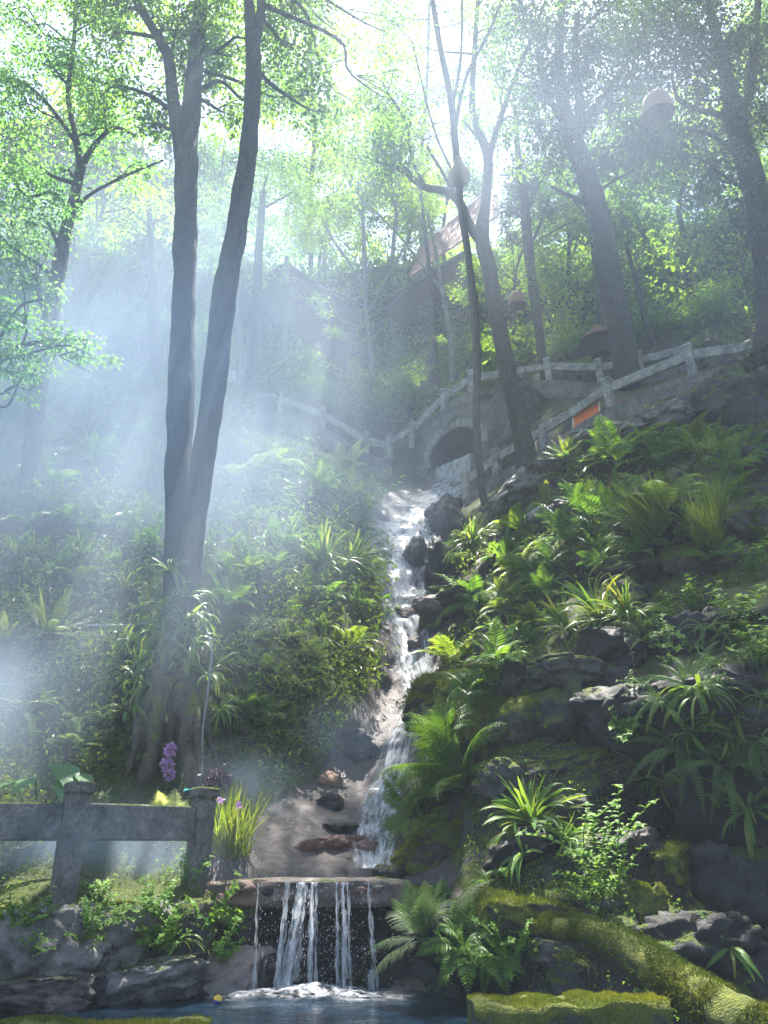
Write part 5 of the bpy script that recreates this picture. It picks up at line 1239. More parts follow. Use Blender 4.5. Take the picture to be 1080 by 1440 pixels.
PM = {'feather': [mesh_feather(1, 'fern'), mesh_feather(2, 'fern', 14, .66, (15, 75), 2.0)],
      'feather_y': [mesh_feather(3, 'fern_yellow', 16), mesh_feather(4, 'fern_yellow', 13, .6, (20, 75), 2.0)],
      'feather_big': [mesh_feather(5, 'fern', 24, .8, (30, 86), 1.8, 24, .2, 'double')],
      'feather_grey': [mesh_feather(6, 'fern_grey', 12, .75, (5, 80), 1.1, 22, .26, 'double')],
      'strap': [mesh_strap(1, n=70, L=.46, W=.027, el=(10, 85), droop=2.0), mesh_strap(2, n=78, L=.43, W=.026, el=(0, 80), droop=2.2)], 'tongue': [mesh_strap(3, n=95, L=.38, W=.042, el=(0, 85), droop=1.5)],
      'strap_few': [mesh_strap(4, n=8, L=.55, W=.06, el=(10, 60), droop=1.6)], 'strap_hang': [mesh_strap(5, n=26, L=.46, W=.036, el=(-10, 60), droop=2.6)],
      'sword': [mesh_sword(1, n=24, L=.6, npair=26, plen=.085, pw=.26), mesh_sword(2, n=20, L=.64, droop=2.6, npair=28, plen=.08, pw=.26)], 'sword_y': [mesh_sword(3, 'fern_yellow', 12, .7, (10, 60), 1.5)],
      'herb': [mesh_herb(1), mesh_herb(2, n=7, h=.5, pairs=6)], 'vine': [mesh_herb(3, n=12, h=.6, leaf=.06, pairs=9)],
      'grass': [mesh_grass(1)], 'nest': [mesh_nest(1)], 'nest_g': [mesh_nest(2, 'fern', 14, .5)]}
rng = np.random.default_rng(99)
KN = {'feather': ('fern', 'feathery green fern'), 'feather_y': ('fern', 'feathery yellow-green fern'), 'feather_big': ('fern', 'tall feathery fern'), 'feather_grey': ('fern', 'large grey-green feathery fern'),
      'strap': ('strap_fern', 'strap fern clump'), 'tongue': ('tongue_fern', 'dense glossy tongue fern clump'), 'strap_few': ('strap_fern', 'few long strap leaves'), 'strap_hang': ('strap_fern', 'drooping strap fern'),
      'sword': ('sword_fern', 'hanging sword fern'), 'sword_y': ('sword_fern', 'yellow-green ladder leaved fern'), 'herb': ('leafy_herb', 'broad leaved green herb'), 'vine': ('leafy_vine', 'climbing vine with small leaves'),
      'grass': ('grass_tuft', 'tuft of long grass blades'), 'nest': ('rosette_fern', 'large yellow-green rosette fern'), 'nest_g': ('rosette_fern', 'green rosette fern')}
NOM = {'feather': .95, 'feather_y': .95, 'feather_big': 1.05, 'feather_grey': 1.3, 'strap': .75, 'tongue': .72, 'strap_few': .8, 'strap_hang': .7, 'sword': .95, 'sword_y': 1.0, 'herb': .6, 'vine': .7, 'grass': .5, 'nest': 1.1, 'nest_g': .8}
rp = np.random.default_rng(42)
def plant(kind, px, py, size, label, group=None, lean=.45, dY=0):
    p, n = hit(px, py)
    if 'twin trunk' in label and 'hanging' in label or 'hollow root' in label and 'strap leaves' in label: p, n = at(px, py, 12.42), Vector((.3 * (1 if px > 250 else -1), -1, .3)).normalized()
    if n.dot(ray(px, py)) > 0: n = -n
    s = size * scale_at(p) / NOM[kind]; me = PM[kind][int(rp.integers(len(PM[kind])))]
    o = link(KN[kind][0], me); up = (Vector((0, 0, 1)) * (1 - lean) + n * lean); up.normalize()
    q = Vector((0, 0, 1)).rotation_difference(up); o.rotation_mode = 'QUATERNION'; o.rotation_quaternion = q @ Quaternion((0, 0, 1), rp.uniform(0, 6.28))
    o.location = p + Vector((0, -.02 - dY, 0)) - up * .02; o.scale = (s, s, s)
    return tag(o, label, {'leafy_herb': 'herb', 'leafy_vine': 'vine', 'grass_tuft': 'grass'}.get(KN[kind][0], 'fern'), group)

# singled out by hand
for k, px, py, sz, lb in [
 ('feather_big', 652, 1105, 190, 'tallest feathery fern on the mossy rocks beside the lower cascade'),
 ('feather_y', 585, 1150, 130, 'drooping yellow-green fern overhanging the foot of the cascade'),
 ('feather', 630, 1030, 110, 'feathery fern behind the top of the tallest fern'),
 ('feather_grey', 600, 1318, 200, 'large grey-green fern with wide flat fronds at the pool edge'),
 ('feather', 650, 1330, 120, 'green fern behind the grey-green fern at the pool edge'),
 ('feather', 690, 1345, 100, 'small fern hanging below the golden moss ledge'),
 ('feather_y', 640, 930, 100, 'bright fern just right of the lower bend of the cascade'),
 ('feather', 700, 930, 100, 'green fern above the square dark block'),
 ('feather', 670, 850, 110, 'green fern on the mossy shelf by the mid cascade'),
 ('feather_y', 660, 785, 90, 'yellow-green fern on the shaggy grey rock'),
 ('feather', 715, 790, 90, 'drooping fern left of the moss capped rocks'),
 ('feather', 800, 760, 110, 'fern on the front of the flat topped boulder'),
 ('feather', 868, 648, 130, 'fern under the end of the long thin pale ledge'),
 ('feather', 930, 655, 120, 'fern right below the pale ledge rock'),
 ('feather_y', 985, 650, 110, 'yellow-green fern on the upper right bank below the cracked rock'),
 ('feather', 1040, 655, 100, 'fern nearest the ivy covered trunk'),
 ('feather', 870, 730, 150, 'broad fern right of the flat topped boulder'),
 ('feather_y', 935, 715, 140, 'bright broad fern in the middle of the thicket'),
 ('feather', 1000, 710, 120, 'fern hanging over the dark hollow rock'),
 ('feather', 835, 755, 110, 'low fern right under the flat topped boulder'),
 ('feather_y', 905, 770, 110, 'yellowish fern above the litter strewn shelf'),
 ('grass', 925, 745, 110, 'tall fine grass in the middle of the fern thicket'),
 ('nest_g', 792, 646, 62, 'neat rosette fern on the flat brown ledge'),
 ('strap', 845, 868, 150, 'big strap fern clump at the centre of the right bank'),
 ('strap', 800, 885, 110, 'strap fern clump left of the big one'),
 ('strap', 885, 870, 110, 'strap fern clump right of the big one'),
 ('strap', 725, 895, 80, 'small strap fern clump above the square dark block'),
 ('tongue', 748, 1158, 150, 'dense bright green tongue fern glowing against the dark cliff'),
 ('strap', 790, 1180, 90, 'small tongue fern at the right foot of the dense bright one'),
 ('strap_few', 1025, 1330, 85, 'few long pale strap leaves at the lower right'),
 ('strap_few', 735, 1200, 80, 'thin strap leaves under the dense bright tongue fern'),
 ('sword', 955, 1050, 170, 'large ladder leaved sword fern on the dark cliff'),
 ('sword', 1015, 1075, 170, 'large sword fern with pale hanging fronds'),
 ('sword', 1065, 1040, 160, 'sword fern cut by the right edge of the picture'),
 ('sword', 970, 965, 130, 'sword fern above the large ladder leaved one'),
 ('sword', 930, 985, 100, 'small sword fern at the upper left of the sword fern group'),
 ('strap_hang', 985, 975, 110, 'narrow leaved fern hanging above the sword ferns'),
 ('strap_hang', 930, 1095, 90, 'narrow fern leaves hanging over the black rock'),
 ('strap_hang', 1050, 1140, 120, 'drooping pale fern low at the right edge'),
 ('herb', 1040, 885, 110, 'nettle-like herb near the right edge above the sword ferns'),
 ('herb', 985, 860, 90, 'green herb below the mossy rock at the right'),
 ('herb', 935, 905, 70, 'small herb on the black overhang under the strap ferns'),
 ('herb', 1065, 935, 110, 'broad leaved herb at the right edge beside the sword ferns'),
 ('herb', 1065, 800, 80, 'leafy herb on the mossy rock at the right edge'),
 ('vine', 838, 1215, 130, 'dark green vine climbing above the golden moss ledge'),
 ('vine', 855, 1260, 100, 'vine trailing onto the mossy fallen trunk'),
 ('herb', 885, 1035, 70, 'pale green herb on the mossy cushion rock'),
 ('vine', 715, 1350, 90, 'yellow-green vine trailing from the golden moss ledge'),
 ('herb', 752, 1342, 40, 'tiny three leaved plant below the broken stub'),
 ('herb', 955, 1358, 44, 'tiny green plant beside the long pale strap leaves'),
 ('herb', 975, 1420, 60, 'low green ground herb at the lower right behind the log'),
 # left bank
 ('nest', 68, 888, 130, 'large yellow-green rosette fern glowing on the left bank'),
 ('nest', 5, 898, 100, 'yellow-green rosette fern cut by the left edge'),
 ('sword_y', 104, 1010, 110, 'yellow-green fern arching right below the large rosette fern'),
 ('sword_y', 40, 1000, 110, 'yellow-green fern at the left edge above the big round leaves'),
 ('feather_y', 110, 1050, 80, 'yellow fern hanging behind the leaning balustrade post'),
 ('strap_hang', 232, 850, 90, 'strap leaves hanging on the left side of the twin trunk'),
 ('strap_hang', 262, 838, 80, 'strap leaves hanging high on the right side of the twin trunk'),
 ('strap_hang', 250, 880, 100, 'strap leaves hanging in front of the middle of the twin trunk'),
 ('strap_hang', 272, 905, 90, 'strap leaves hanging low on the right side of the twin trunk'),
 ('strap_hang', 222, 920, 100, 'strap leaves arching left at the top of the hollow root'),
 ('strap_hang', 185, 900, 100, 'strap leaves left of the twin trunk base'),
 ('strap_hang', 238, 800, 90, 'strap leaves hanging at the top of the leafy sleeve on the twin trunk'),
 ('strap_hang', 268, 870, 100, 'strap leaves hanging beside the hose on the twin trunk'),
 ('strap_hang', 240, 905, 110, 'strap leaves hanging widest on the twin trunk'),
 ('strap_hang', 228, 880, 100, 'strap leaves hanging left of the widest ones on the twin trunk'),
 ('strap_hang', 205, 965, 90, 'wide drooping strap leaves over the left flank of the hollow root'),
 ('strap_hang', 292, 950, 90, 'wide drooping strap leaves over the right flank of the hollow root'),
 ('strap_hang', 245, 965, 70, 'short strap leaves crowning the hollow root opening'),
 ('strap_hang', 180, 1000, 80, 'strap leaves at the left foot of the hollow root'),
 ('strap_hang', 310, 1000, 70, 'strap leaves at the right foot of the hollow root'),
 ('strap', 195, 945, 100, 'strap fern clump low left of the hollow root'),
 ('strap_hang', 255, 930, 80, 'strap leaves just above the hollow root opening'),
 ('strap', 455, 800, 120, 'bright strap fern clump overhanging the mid cascade'),
 ('strap', 490, 800, 110, 'bright strap fern clump nearest the cascade'),
 ('strap', 470, 740, 100, 'pale strap fern clump above the bright ones'),
 ('strap', 508, 740, 90, 'strap fern clump hanging by the upper cascade'),
 ('strap', 400, 605, 90, 'dark strap fern clump below the misty balustrade'),
 ('feather_y', 345, 685, 110, 'bright fern right of the twin trunk in the mist'),
 ('feather_y', 372, 660, 100, 'bright fern above the one right of the twin trunk'),
 ('feather', 310, 650, 90, 'misty fern close against the right trunk'),
 ('feather_y', 478, 665, 90, 'yellow-green fern at the head of the left bank'),
 ('feather', 450, 690, 90, 'green fern below the head of the left bank'),
 ('feather_y', 495, 705, 80, 'yellow-green fern beside the upper cascade'),
 ('feather', 320, 850, 100, 'fern just right of the hanging strap leaves'),
 ('feather_y', 355, 815, 90, 'sunlit fern in the middle of the left bank'),
 ('feather', 390, 770, 90, 'fern left of the bright strap clumps'),
 ('feather', 70, 680, 100, 'misty fern beside the leaning maple trunk'),
 ('feather', 130, 650, 100, 'misty fern between the maple and the twin trunk'),
 ('feather', 190, 620, 90, 'misty fern left of the twin trunk'),
 ('feather', 150, 740, 90, 'misty fern lower between the maple and the twin trunk'),
 ('strap', 110, 790, 90, 'pale strap leaves in the mist above the large rosette fern'),
 ('strap', 175, 830, 80, 'pale strap leaves in the mist left of the twin trunk'),
 ('strap', 20, 780, 80, 'pale strap leaves at the foot of the leaning maple'),
 ('sword', 390, 1050, 60, 'small fern hanging on the dark bank above the pale slab'),
 ('sword', 360, 1010, 60, 'small fern on the dark bank right of the hollow root'),
 ('sword', 420, 960, 70, 'small fern on the dark bank above the orange stone'),
 ('sword', 345, 935, 70, 'small fern right of the grey hose'),
 ('sword', 450, 900, 70, 'small fern at the left of the lower cascade'),
 # lower left corner
 ('grass', 325, 1200, 110, 'tuft of long grass right of the second balustrade post'),
 ('grass', 300, 1190, 80, 'fine grass at the foot of the second balustrade post'),
 ('herb', 295, 1300, 110, 'leafy herb clump left of the falls'),
 ('herb', 310, 1335, 60, 'little herb hanging lowest left of the falls'),
 ('herb', 270, 1240, 70, 'lime green herb right under the balustrade end'),
 ('herb', 215, 1285, 80, 'leafy herb under the middle of the balustrade rail'),
 ('herb', 245, 1330, 70, 'herb hanging on the dark rock left of the falls'),
 ('herb', 128, 1300, 70, 'herb just right below the leaning post'),
 ('herb', 140, 1268, 60, 'small herb at the foot of the leaning post'),
 ('herb', 30, 1298, 80, 'herb on the grey boulder at the left edge'),
 ('herb', 68, 1290, 60, 'herb left below the leaning post'),
 ('herb', 205, 1330, 60, 'herb on the pale boulder below the rail'),
 ('strap_few', 252, 1318, 70, 'strap leaf sprig among the herbs left of the falls'),
]: plant(k, px, py, sz, lb)

# fill-in plants: each with a place the photo lets one find
AREA = [('misty left slope', [(20, 560), (300, 560), (230, 800), (20, 830)], [('feather', 14), ('strap', 9), ('sword', 6)]),
        ('bank left of the cascade', [(320, 640), (520, 690), (500, 960), (320, 960)], [('feather', 13), ('feather_y', 9), ('strap', 9), ('sword', 12)]),
        ('bank above the pale slab', [(300, 960), (480, 960), (420, 1070), (310, 1070)], [('sword', 8), ('feather', 3)]),
        ('rocks right of the cascade', [(640, 740), (780, 680), (790, 900), (650, 1000)], [('feather', 16), ('feather_y', 9), ('strap', 5), ('herb', 5)]),
        ('upper right bank', [(800, 640), (1070, 600), (1075, 790), (820, 790)], [('feather', 14), ('feather_y', 9), ('grass', 4), ('herb', 5)]),
        ('dark right cliff', [(880, 850), (1075, 830), (1075, 1160), (900, 1130)], [('sword', 8), ('herb', 10), ('strap_hang', 6)]),
        ('right pool edge rocks', [(590, 1220), (860, 1200), (860, 1370), (640, 1370)], [('herb', 5), ('feather', 4), ('vine', 3)]),
        ('near balustrade wall', [(0, 1275), (320, 1275), (320, 1340), (0, 1350)], [('herb', 10)]),
        ('far terrace', [(400, 470), (640, 500), (640, 590), (400, 560)], [('feather_y', 2), ('feather', 3)])]
fills = []
for nm, quad, ks in AREA:
    Q = np.array(quad, float)
    for k, n in ks:
        for i in range(n):
            u, v = rp.random(2); p = (Q[0] * (1 - u) + Q[1] * u) * (1 - v) + (Q[3] * (1 - u) + Q[2] * u) * v; fills.append((p[0], p[1], k, nm))
fills.sort(key=lambda t: t[0])
lab = ordinal_labels(fills, lambda t: (t[2], t[3]), lambda k, o: f'{o} small {KN[k[0]][1]} from the left on the {k[1]}', lambda k: f'only small {KN[k[0]][1]} on the {k[1]}')
for i, (px, py, k, nm) in enumerate(fills):
    plant(k, px, py, rp.uniform(42, 88) * (.6 if k == 'herb' else 1) * (.8 if 'far' in nm else 1), lab[i], f'{KN[k][1]}s filling the {nm}')

for i, (px, py, ln, lb) in enumerate([(668,980,90,'thin root hanging beside the small mossy knob'),(800,1085,60,'dry root hanging from the thin flat slab'),(785,1080,80,'long dry root hanging from the left of the thin flat slab'),(905,900,110,'dry brown stem hanging under the strap fern clump'),
     (960,935,90,'dry stem hanging above the sword ferns'),(880,905,60,'short dry stem under the black overhang'),(735,1330,80,'root trailing from the golden moss ledge to the water'),(640,1385,60,'root trailing into the pool at the lower right'),(925,1050,70,'dry stem between the sword fern and the cushion rock'),(870,1040,60,'root hanging from the mossy cushion rock')]):
    p, n = hit(px, py); s = ln * scale_at(p); q = [p + Vector((rp.normal(0, .05) * k, -.06 - .03 * k, -s * k / 4)) for k in range(5)]
    mb = MB(); tube(mb, [np.array(v) - np.array(p) for v in q], np.linspace(.009, .003, 5), 5, 14)
    L_ = 9; leaves(mb, np.array([list(q[int(k)] - p) for k in rp.integers(1, 5, L_)]), rp.normal(size=(L_, 3)) - [0, 0, 1], rp.normal(size=(L_, 3)), .07, .03, fold=.3)
    o = mb.build('dry_root', M['under_brown']); o.location = p; tag(o, lb, 'root')
# flowers and garden leaves behind the near balustrade
p = at(72, 1108, 10.9); r_ = empty('big_leaf_plant', p, 'plant with huge round ribbed leaves behind the leaning post', 'plant'); 
for (dx, dy, dz, L, az, el, tw) in ((.12, .0, .30, .46, -1.0, -38, .2), (.26, -.1, .12, .42, -1.2, -55, 0), (-.22, -.05, .12, .42, -2.0, -28, 0), (-.5, 0, .08, .42, -2.3, -22, 0), (.34, .05, .2, .34, -.6, -40, 0)):
    mb = MB(); tube(mb, [(0, 0, -.5), (dx * .6, dy * .6, -.2), (dx, dy, dz)], [.015, .012, .008], 7, 8); blade(mb, (dx, dy, dz), arr(az, R(el)), L, L * .85, .6, 12, [.35, .85, 1, 1, .96, .88, .76, .6, .4, .18, 0], rp.random(), .12, tw, .02)
    mb.build('leaf', M['taro'], r_)
p = at(234, 1108, 11.9); r_ = empty('orchid', p, 'purple orchid flower spike in front of the hollow root', 'flower')
mb = MB(); tube(mb, [(0, 0, -.3), (0, 0, .3), (-.01, 0, .56)], .008, 6, 10); mb.build('stem', M['herb'], r_)
for (dx, dz, r0, n) in ((.0, .54, .085, 110), (-.02, .32, .085, 110), (.03, .18, .06, 60)):
    mb = MB(); d = unit(rp.normal(size=(n, 3))); P = d * r0 * rp.random((n, 1)) ** .4 + np.array([dx, -.02, dz]); leaves(mb, P, d, unit(rp.normal(size=(n, 3))), .05, .042, fold=.2); mb.build('blossom', M['petal'], r_)
p = at(240, 1140, 11.2); r_ = tag(link('variegated_plant', None), 'pale yellow variegated feathery plant below the orchid', 'plant'); r_.location = p
mb = MB()
for k in range(30):
    az = rp.uniform(0, 6.28); frond(mb, (rp.normal(0, .12), rp.normal(0, .06), -.1), arr(az, R(rp.uniform(25, 80))), rp.uniform(.25, .45), 14, .3, 1.2, rp.random(), 'double', pw=.24)
mb.build('foliage', M['varieg'], r_, smooth=False)
p = at(146, 1132, 11.0); r_ = tag(link('cream_leaf_plant', None), 'cream edged rosette plant between the two balustrade posts', 'plant'); r_.location = p
mb = MB()
for k in range(26): blade(mb, (rp.normal(0, .05), 0, rp.uniform(-.1, .1)), arr(rp.uniform(0, 6.28), R(rp.uniform(10, 80))), rp.uniform(.16, .30), .055, 1.0, 7, [.4, .8, 1, .9, .7, .4, 0], rp.random(), .3)
mb.build('leaves', M['cream_leaf'], r_)
p = at(316, 1092, 11.7); r_ = tag(link('purple_leaf_plant', None), 'dark purple leaved plant behind the second balustrade post', 'plant'); r_.location = p
mb = MB(); sprays(mb, (0, 0, 0), .26, 420, .06, seed=5); mb.build('leaves', M['purple_leaf'], r_)
p = at(271, 1111, 10.3); mb = MB(); blade(mb, (0, 0, 0), arr(2.6, R(10)), .16, .12, .7, 8, [.3, .9, 1, .9, .7, .4, 0], .5, .2); o = mb.build('teal_leaf', M['teal']); o.location = p; tag(o, 'single bluish teal leaf against the second balustrade post', 'leaf')
for px, py, lb in ((310, 1125, 'small purple blossoms above the grass tuft'), (236, 1148, 'small lilac blossoms in front of the balustrade rail'), (336, 1132, 'lilac blossoms at the right of the grass tuft')):
    p = at(px, py, 10.15); mb = MB(); n = 30; d = unit(rp.normal(size=(n, 3))); leaves(mb, d * .035 * rp.random((n, 1)), d, unit(rp.normal(size=(n, 3))), .03, .024); tube(mb, [(0, 0, -.3), (0, 0, 0)], .003, 5)
    o = mb.build('lilac_flower', M['petal']); o.location = p; tag(o, lb, 'flower')

# shrubs round the terraces
def shrub_mesh(seed, lm, n=2600):
    mb = MB(); rg = np.random.default_rng(seed)
    for k in range(7): sprays(mb, (rg.normal(0, .45), rg.normal(0, .35), .4 + rg.uniform(-.2, .35)), .5, n // 7, .085, seed=seed * 13 + k, flat=.5)
    tube(mb, [(0, 0, -.3), (.05, 0, .3), (.1, .05, .6)], [.03, .02, .01], 6); return mb.mesh('shrub', M[lm], False)
SH = {'b': shrub_mesh(1, 'crown_bright'), 'm': shrub_mesh(2, 'crown_mid')}
for px, py, sz, k, lb in [(575,570,90,'b','bright shrub between the balustrade and the far terrace rail'),(540,590,70,'b','bright shrub above the low point of the balustrade'),(610,600,50,'b','small bright shrub against the bridge parapet'),(480,585,80,'m','green shrub behind the descending balustrade'),
   (430,560,70,'m','green shrub below the brown canopy pole'),(690,505,60,'b','bright shrub left of the back path railing'),(730,490,60,'b','bright shrub behind the forked trunk'),(800,500,50,'b','bright shrub behind the thick leaning trunk base'),(820,520,36,'b','small bright shrub seen under the back railing'),
   (560,520,70,'m','green shrub under the pavilion roof'),(640,520,60,'m','green shrub beside the pavilion post'),(360,510,70,'m','green shrub left of the brown canopy pole'),(930,470,70,'m','green shrub above the right end of the back path'),(1000,450,90,'m','green shrub above the upper right balustrade end'),
   (270,590,70,'m','misty shrub between the two big trunks'),(90,560,90,'m','misty shrub below the log fence'),(20,570,90,'m','misty shrub at the left edge below the log fence'),(200,560,70,'m','misty shrub below the shed roof'),(712,575,36,'m','shrub on the bridge wall right of the arch'),(706,600,50,'m','ivy shrub on the bridge wall behind the slender trunk')]:
    p, n = hit(px, py); s = sz * scale_at(p) / 1.5; o = link('shrub', SH[k]); o.location = p + Vector((0, 0, -.2 * s)); o.scale = (s, s, s); o.rotation_euler = (0, 0, rp.uniform(0, 6)); tag(o, lb, 'shrub', 'shrubs round the paths')

# ------------------------------------------------------------------ ground cover nobody could count
nrmv = np.cross(TP[F4[:, 1]] - TP[F4[:, 0]], TP[F4[:, 3]] - TP[F4[:, 0]]); area = np.linalg.norm(nrmv, axis=1); nrmv = nrmv / (area[:, None] + 1e-9)
nrmv *= np.where(nrmv[:, 1:2] > 0, -1, 1)
_px, _py = project(fc); clear = np.ones(len(fc))
for B in BACK:
    B = np.array(B, float); fy = np.interp(_px, B[:, 0], B[:, 1]); fY = np.interp(_px, B[:, 0], B[:, 2])
    clear *= 1 - (_px > B[0, 0] - 15) * (_px < B[-1, 0] + 15) * (_py - fy < 28) * (_py - fy > -75) * (fc[:, 1] < fY + 2.2)
clear *= 1 - (_px > 590) * (_px < 700) * (_py > 580) * (_py < 730) * (fc[:, 1] > 20)
def cover(name, label, mask, n, L, mt, seed, W=.45, out=.5, clump=True, droop=.3):
    rg = np.random.default_rng(seed); w = area * mask * clear / (np.maximum(fc[:, 1], 6) ** 1.1)
    if clump: w = w * np.clip(fbm(fc, .9, 3, seed) + .25, 0, 1)
    ix = rg.choice(len(fc), n, p=w / w.sum()); a, b = rg.random((2, n, 1)); v = TP[F4[ix]]
    P = (v[:, 0] * (1 - a) + v[:, 1] * a) * (1 - b) + (v[:, 3] * (1 - a) + v[:, 2] * a) * b; N = nrmv[ix]
    Lw = L * rg.uniform(.5, 1.3, n) * np.clip(P[:, 1] / 13, .75, 2.2)
    P = P + N * (rg.random((n, 1)) ** 2 * out * np.clip(P[:, 1:2] / 14, .5, 1.8)) + np.c_[np.zeros((n, 2)), rg.random(n) * .1]
    D = unit(N * .5 + rg.normal(0, .6, (n, 3)) + [0, -.1, -.1]); UP = unit(rg.normal(0, .5, (n, 3)) + [0, -.35, 1])
    mb = MB(); leaves(mb, P, D, UP, Lw, Lw * W, np.clip(.5 + .5 * fbm(P, .8, 3, seed + 1) + rg.normal(0, .25, n), 0, 1), fold=.15, droop=droop)
    return tag(mb.build(name, M[mt], smooth=False), label, 'ground cover', kind='stuff')
lm_ = (mi != 2).astype(float); left = (rx < .5) * lm_; rgt_ = (rx > .5) * lm_; fr = (fc[:, 1] < 34) & (np.abs(fc[:, 0]) < 18)
sl = fc[:, 2] > 1.3
cover('undergrowth', 'dense small leaved undergrowth covering the left bank', left * sl * fr, 60000, .10, 'under', 3)
cover('undergrowth', 'fresh green sprigs scattered over the left bank', left * sl * fr * (fc[:, 2] > 3), 26000, .13, 'fern', 8, .3)
cover('leaf_litter', 'dry brown leaves and twigs lying on the banks', lm_ * fr * (fc[:, 2] > 1), 9000, .09, 'under_brown', 4, .4, .08)
cover('undergrowth', 'low leaves and moss sprigs in the cracks of the right bank', rgt_ * fr * (fc[:, 2] > 4.5), 20000, .08, 'under', 5, .45, .3)
low_ = (fc[:, 1] < 13.5) & (fc[:, 2] > -.2) & (fc[:, 2] < 3) & (np.abs(fc[:, 0]) < 9)
cover('ground_moss', 'short moss tufts on the damp ground round the pool', lm_ * low_ * (fc[:, 0] < 2) * np.clip(nrmv[:, 2] + .1, 0, 1), 30000, .035, 'moss', 12, .4, .02, False)
cover('undergrowth', 'small creeping leaves on the damp ground round the pool', lm_ * low_, 9000, .055, 'herb', 13, .6, .12)
up_ = (fc[:, 2] > 15) & (np.abs(fc[:, 0]) < 40)
cover('undergrowth', 'bright leafy undergrowth over the upper slope beyond the paths', lm_ * up_ * (fc[:, 1] > 27), 60000, .15, 'crown_bright', 6, .5, .55, True)
cover('undergrowth', 'green leafy undergrowth over the upper slope beyond the paths', lm_ * up_ * (fc[:, 1] > 24), 40000, .15, 'crown_mid', 7, .5, .55, True)

# moss tufts on the tops of the nearer rocks: part of each rock
for o in rock_list:
    if o.data.materials[0] is not M['rock_mossy'] or o.location.y > 15: continue
    me = o.data; n = len(me.vertices); V = np.empty(n * 3); me.vertices.foreach_get('co', V); V = V.reshape(-1, 3); NN = np.empty(n * 3); me.vertices.foreach_get('normal', NN); NN = NN.reshape(-1, 3)
    w = np.clip(NN[:, 2] - .05, 0, 1) * np.clip(fbm(V + np.array(o.location), 2.0, 3, 5) + .35, 0, 1); sz = max(o.dimensions)
    cnt = int(np.clip(9000 * sz * sz * (9 / o.location.y), 1500, 12000)); ix = rng.choice(n, cnt, p=w / w.sum()); el_ = sz / 40
    fm = MB(); k = o.location.y / 8
    moss_fuzz(fm, V[ix] + rng.normal(0, el_, (cnt, 3)) * [1, 1, .3], NN[ix], (.012 * k, .035 * k), .008 * k); fm.build('moss', M['moss'], o)

# ------------------------------------------------------------------ steam and haze
def steam(label, px, py, Y, rx_, ry, rz, dens, seed, col=(.93, .96, 1.0), thr=.42, an=.15):
    p = at(px, py, Y); V, F = ICO[3]; mb = MB(); mb.add(V * np.array([1, 1, 1]), F)
    m, t, N, Lk = mat('steam'); tc = N('ShaderNodeTexCoord'); ln = N('ShaderNodeVectorMath', operation='LENGTH'); Lk(tc.outputs['Object'], ln.inputs[0])
    fo = N('ShaderNodeMapRange', interpolation_type='SMOOTHSTEP'); Lk(ln.outputs['Value'], fo.inputs[0]); fo.inputs[1].default_value = 0; fo.inputs[2].default_value = .97; fo.inputs[3].default_value = 1; fo.inputs[4].default_value = 0
    mp = N('ShaderNodeMapping'); mp.inputs['Location'].default_value = (seed * 3.1, seed * 1.7, 0); mp.inputs['Scale'].default_value = (1.2, 1.2, .9); Lk(tc.outputs['Object'], mp.inputs[0])
    n = N('ShaderNodeTexNoise'); n.inputs['Scale'].default_value = 1.3; n.inputs['Detail'].default_value = 3; n.inputs['Distortion'].default_value = .5; Lk(mp.outputs[0], n.inputs[0])
    r = N('ShaderNodeMapRange', interpolation_type='SMOOTHSTEP'); Lk(n.outputs['Fac'], r.inputs[0]); r.inputs[1].default_value = thr - .14; r.inputs[2].default_value = thr + .24; r.inputs[3].default_value = .12; r.inputs[4].default_value = 1
    mu = N('ShaderNodeMath', operation='MULTIPLY'); Lk(fo.outputs[0], mu.inputs[0]); Lk(r.outputs[0], mu.inputs[1])
    mu2 = N('ShaderNodeMath', operation='MULTIPLY'); Lk(mu.outputs[0], mu2.inputs[0]); mu2.inputs[1].default_value = dens
    v = N('ShaderNodeVolumePrincipled'); v.inputs['Color'].default_value = (*col, 1); v.inputs['Anisotropy'].default_value = an; Lk(mu2.outputs[0], v.inputs['Density'])
    Lk(v.outputs[0], N('ShaderNodeOutputMaterial').inputs['Volume'])
    o = mb.build('steam_cloud', m); o.location = p; o.scale = (rx_, ry, rz); return tag(o, label, 'steam', kind='stuff')
BL = (.64, .79, 1.0)
steam('thick steam drifting over the left slope behind the twin trunk', 90, 620, 15.6, 10, 2.4, 6.2, .36, 1, BL)
steam('thinner steam drifting in front of the twin trunk', 100, 570, 10.2, 7.5, 1.9, 6.0, .48, 10, BL)
steam('thin steam rising through the trees at the upper left', 170, 400, 20.0, 13, 3.2, 9, .11, 2, BL)
steam('wide pale veil of mist before all the upper trees', 540, 170, 12.4, 14, 2.4, 8, .06, 11, BL, thr=.30)
steam('low steam behind the near balustrade', 120, 1205, 10.5, 2.6, .7, .75, 1.0, 3, BL, thr=.46)
steam('thin mist curling in front of the near balustrade', 110, 1180, 8.5, 2.4, .45, .75, .40, 12, BL, thr=.44)
steam('steam patch left of the pale slab', 340, 1100, 11.7, 1.3, .6, .75, .6, 4, BL)
steam('steam over the foot of the dark bank beside the lower cascade', 505, 1040, 13.2, 1.5, .8, 1.1, .35, 5, BL)
steam('steam rising beside the upper cascade', 530, 740, 20.3, 2.6, 1.5, 2.6, .25, 6, BL)
steam('thin bluish veil in front of the right hand trees', 930, 330, 15.0, 7, 2.4, 7.0, .07, 7, (.68, .79, 1.0))
steam('steam at the left edge above the big leaves', -20, 1010, 11.2, 2.2, 1.0, 2.0, .4, 8, BL)

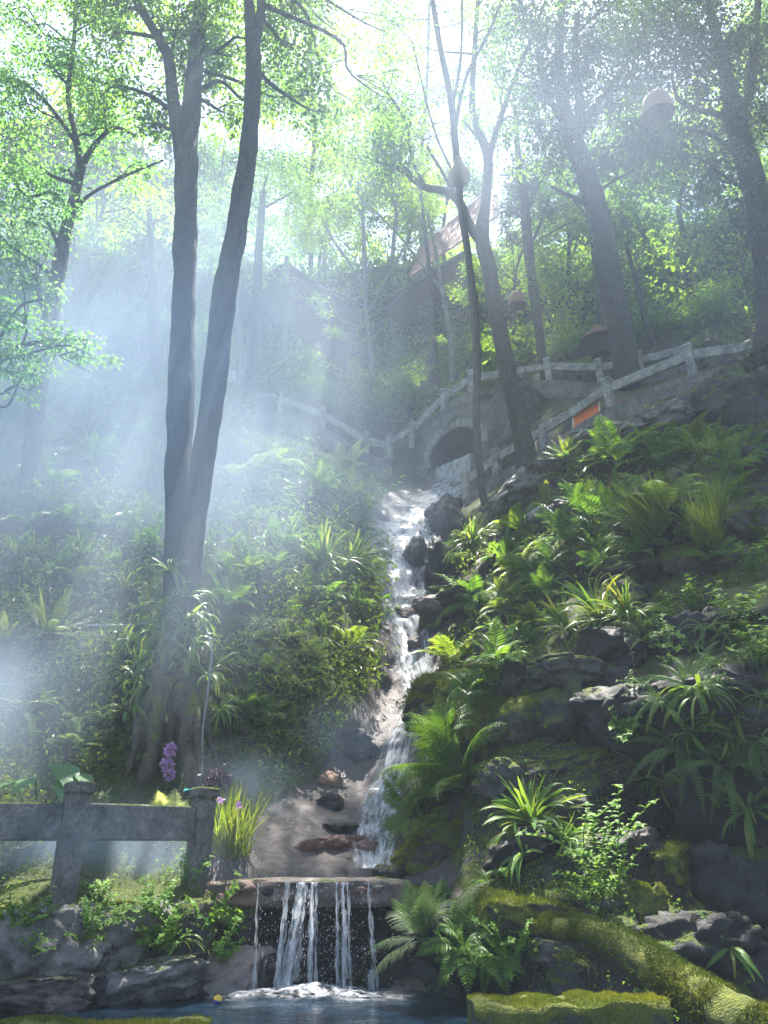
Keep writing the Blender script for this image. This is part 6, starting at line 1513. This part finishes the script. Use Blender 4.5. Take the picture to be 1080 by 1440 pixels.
# ------------------------------------------------------------------ air, light, render settings
def close_haze():
    mn, mx = np.array([1e9] * 3), np.array([-1e9] * 3)
    bpy.context.view_layer.update()
    for o in sc.objects:
        if o.type != 'MESH': continue
        for c in o.bound_box:
            w = np.array(o.matrix_world @ Vector(c)); mn = np.minimum(mn, w); mx = np.maximum(mx, w)
    print('bounds', mn, mx)
    mn -= [1, 1, 1]; mx += [1, 1, .6]; mb = MB(); box(mb, (mn + mx) / 2, *(mx - mn))
    m, t, N, Lk = mat('haze'); v = N('ShaderNodeVolumePrincipled'); v.inputs['Color'].default_value = (.70, .82, 1.0, 1); v.inputs['Density'].default_value = HAZE; v.inputs['Anisotropy'].default_value = .1
    Lk(v.outputs[0], N('ShaderNodeOutputMaterial').inputs['Volume'])
    tag(mb.build('haze', m, smooth=False), 'pale haze filling the valley air', 'haze', kind='stuff')
HAZE = .0016
close_haze()

SUN_EL, SUN_AZ = 70.0, 2.0               # azimuth from +Y towards +X
sd_ = bpy.data.lights.new('sun', 'SUN'); sd_.energy = 5.0; sd_.angle = R(.5); sd_.color = (1, .95, .87)
so = link('sun', sd_); v = Vector((math.sin(R(SUN_AZ)) * math.cos(R(SUN_EL)), math.cos(R(SUN_AZ)) * math.cos(R(SUN_EL)), math.sin(R(SUN_EL))))
so.rotation_euler = v.to_track_quat('Z', 'Y').to_euler()
w = bpy.data.worlds.new('World'); sc.world = w; w.use_nodes = True; nt = w.node_tree; nt.nodes.clear()
sk = nt.nodes.new('ShaderNodeTexSky'); sk.sky_type = 'NISHITA'; sk.sun_disc = False; sk.sun_elevation = R(SUN_EL); sk.sun_rotation = R(SUN_AZ)
bg = nt.nodes.new('ShaderNodeBackground'); bg.inputs[1].default_value = .05; nt.links.new(sk.outputs[0], bg.inputs[0]); wo = nt.nodes.new('ShaderNodeOutputWorld'); nt.links.new(bg.outputs[0], wo.inputs[0])
sc.view_settings.view_transform = 'Standard'; sc.view_settings.look = 'None'; sc.view_settings.gamma = 1; sc.view_settings.exposure = 2.75
sc.render.engine = 'CYCLES'; cy = sc.cycles
cy.use_denoising = True; cy.max_bounces = 7; cy.diffuse_bounces = 3; cy.glossy_bounces = 2; cy.transmission_bounces = 3; cy.transparent_max_bounces = 12; cy.volume_bounces = 1
cy.volume_step_rate = 1.0; cy.volume_max_steps = 256; cy.sample_clamp_indirect = 6; cy.caustics_reflective = False; cy.caustics_refractive = False
try: cy.denoiser = 'OPENIMAGEDENOISE'
except Exception: pass
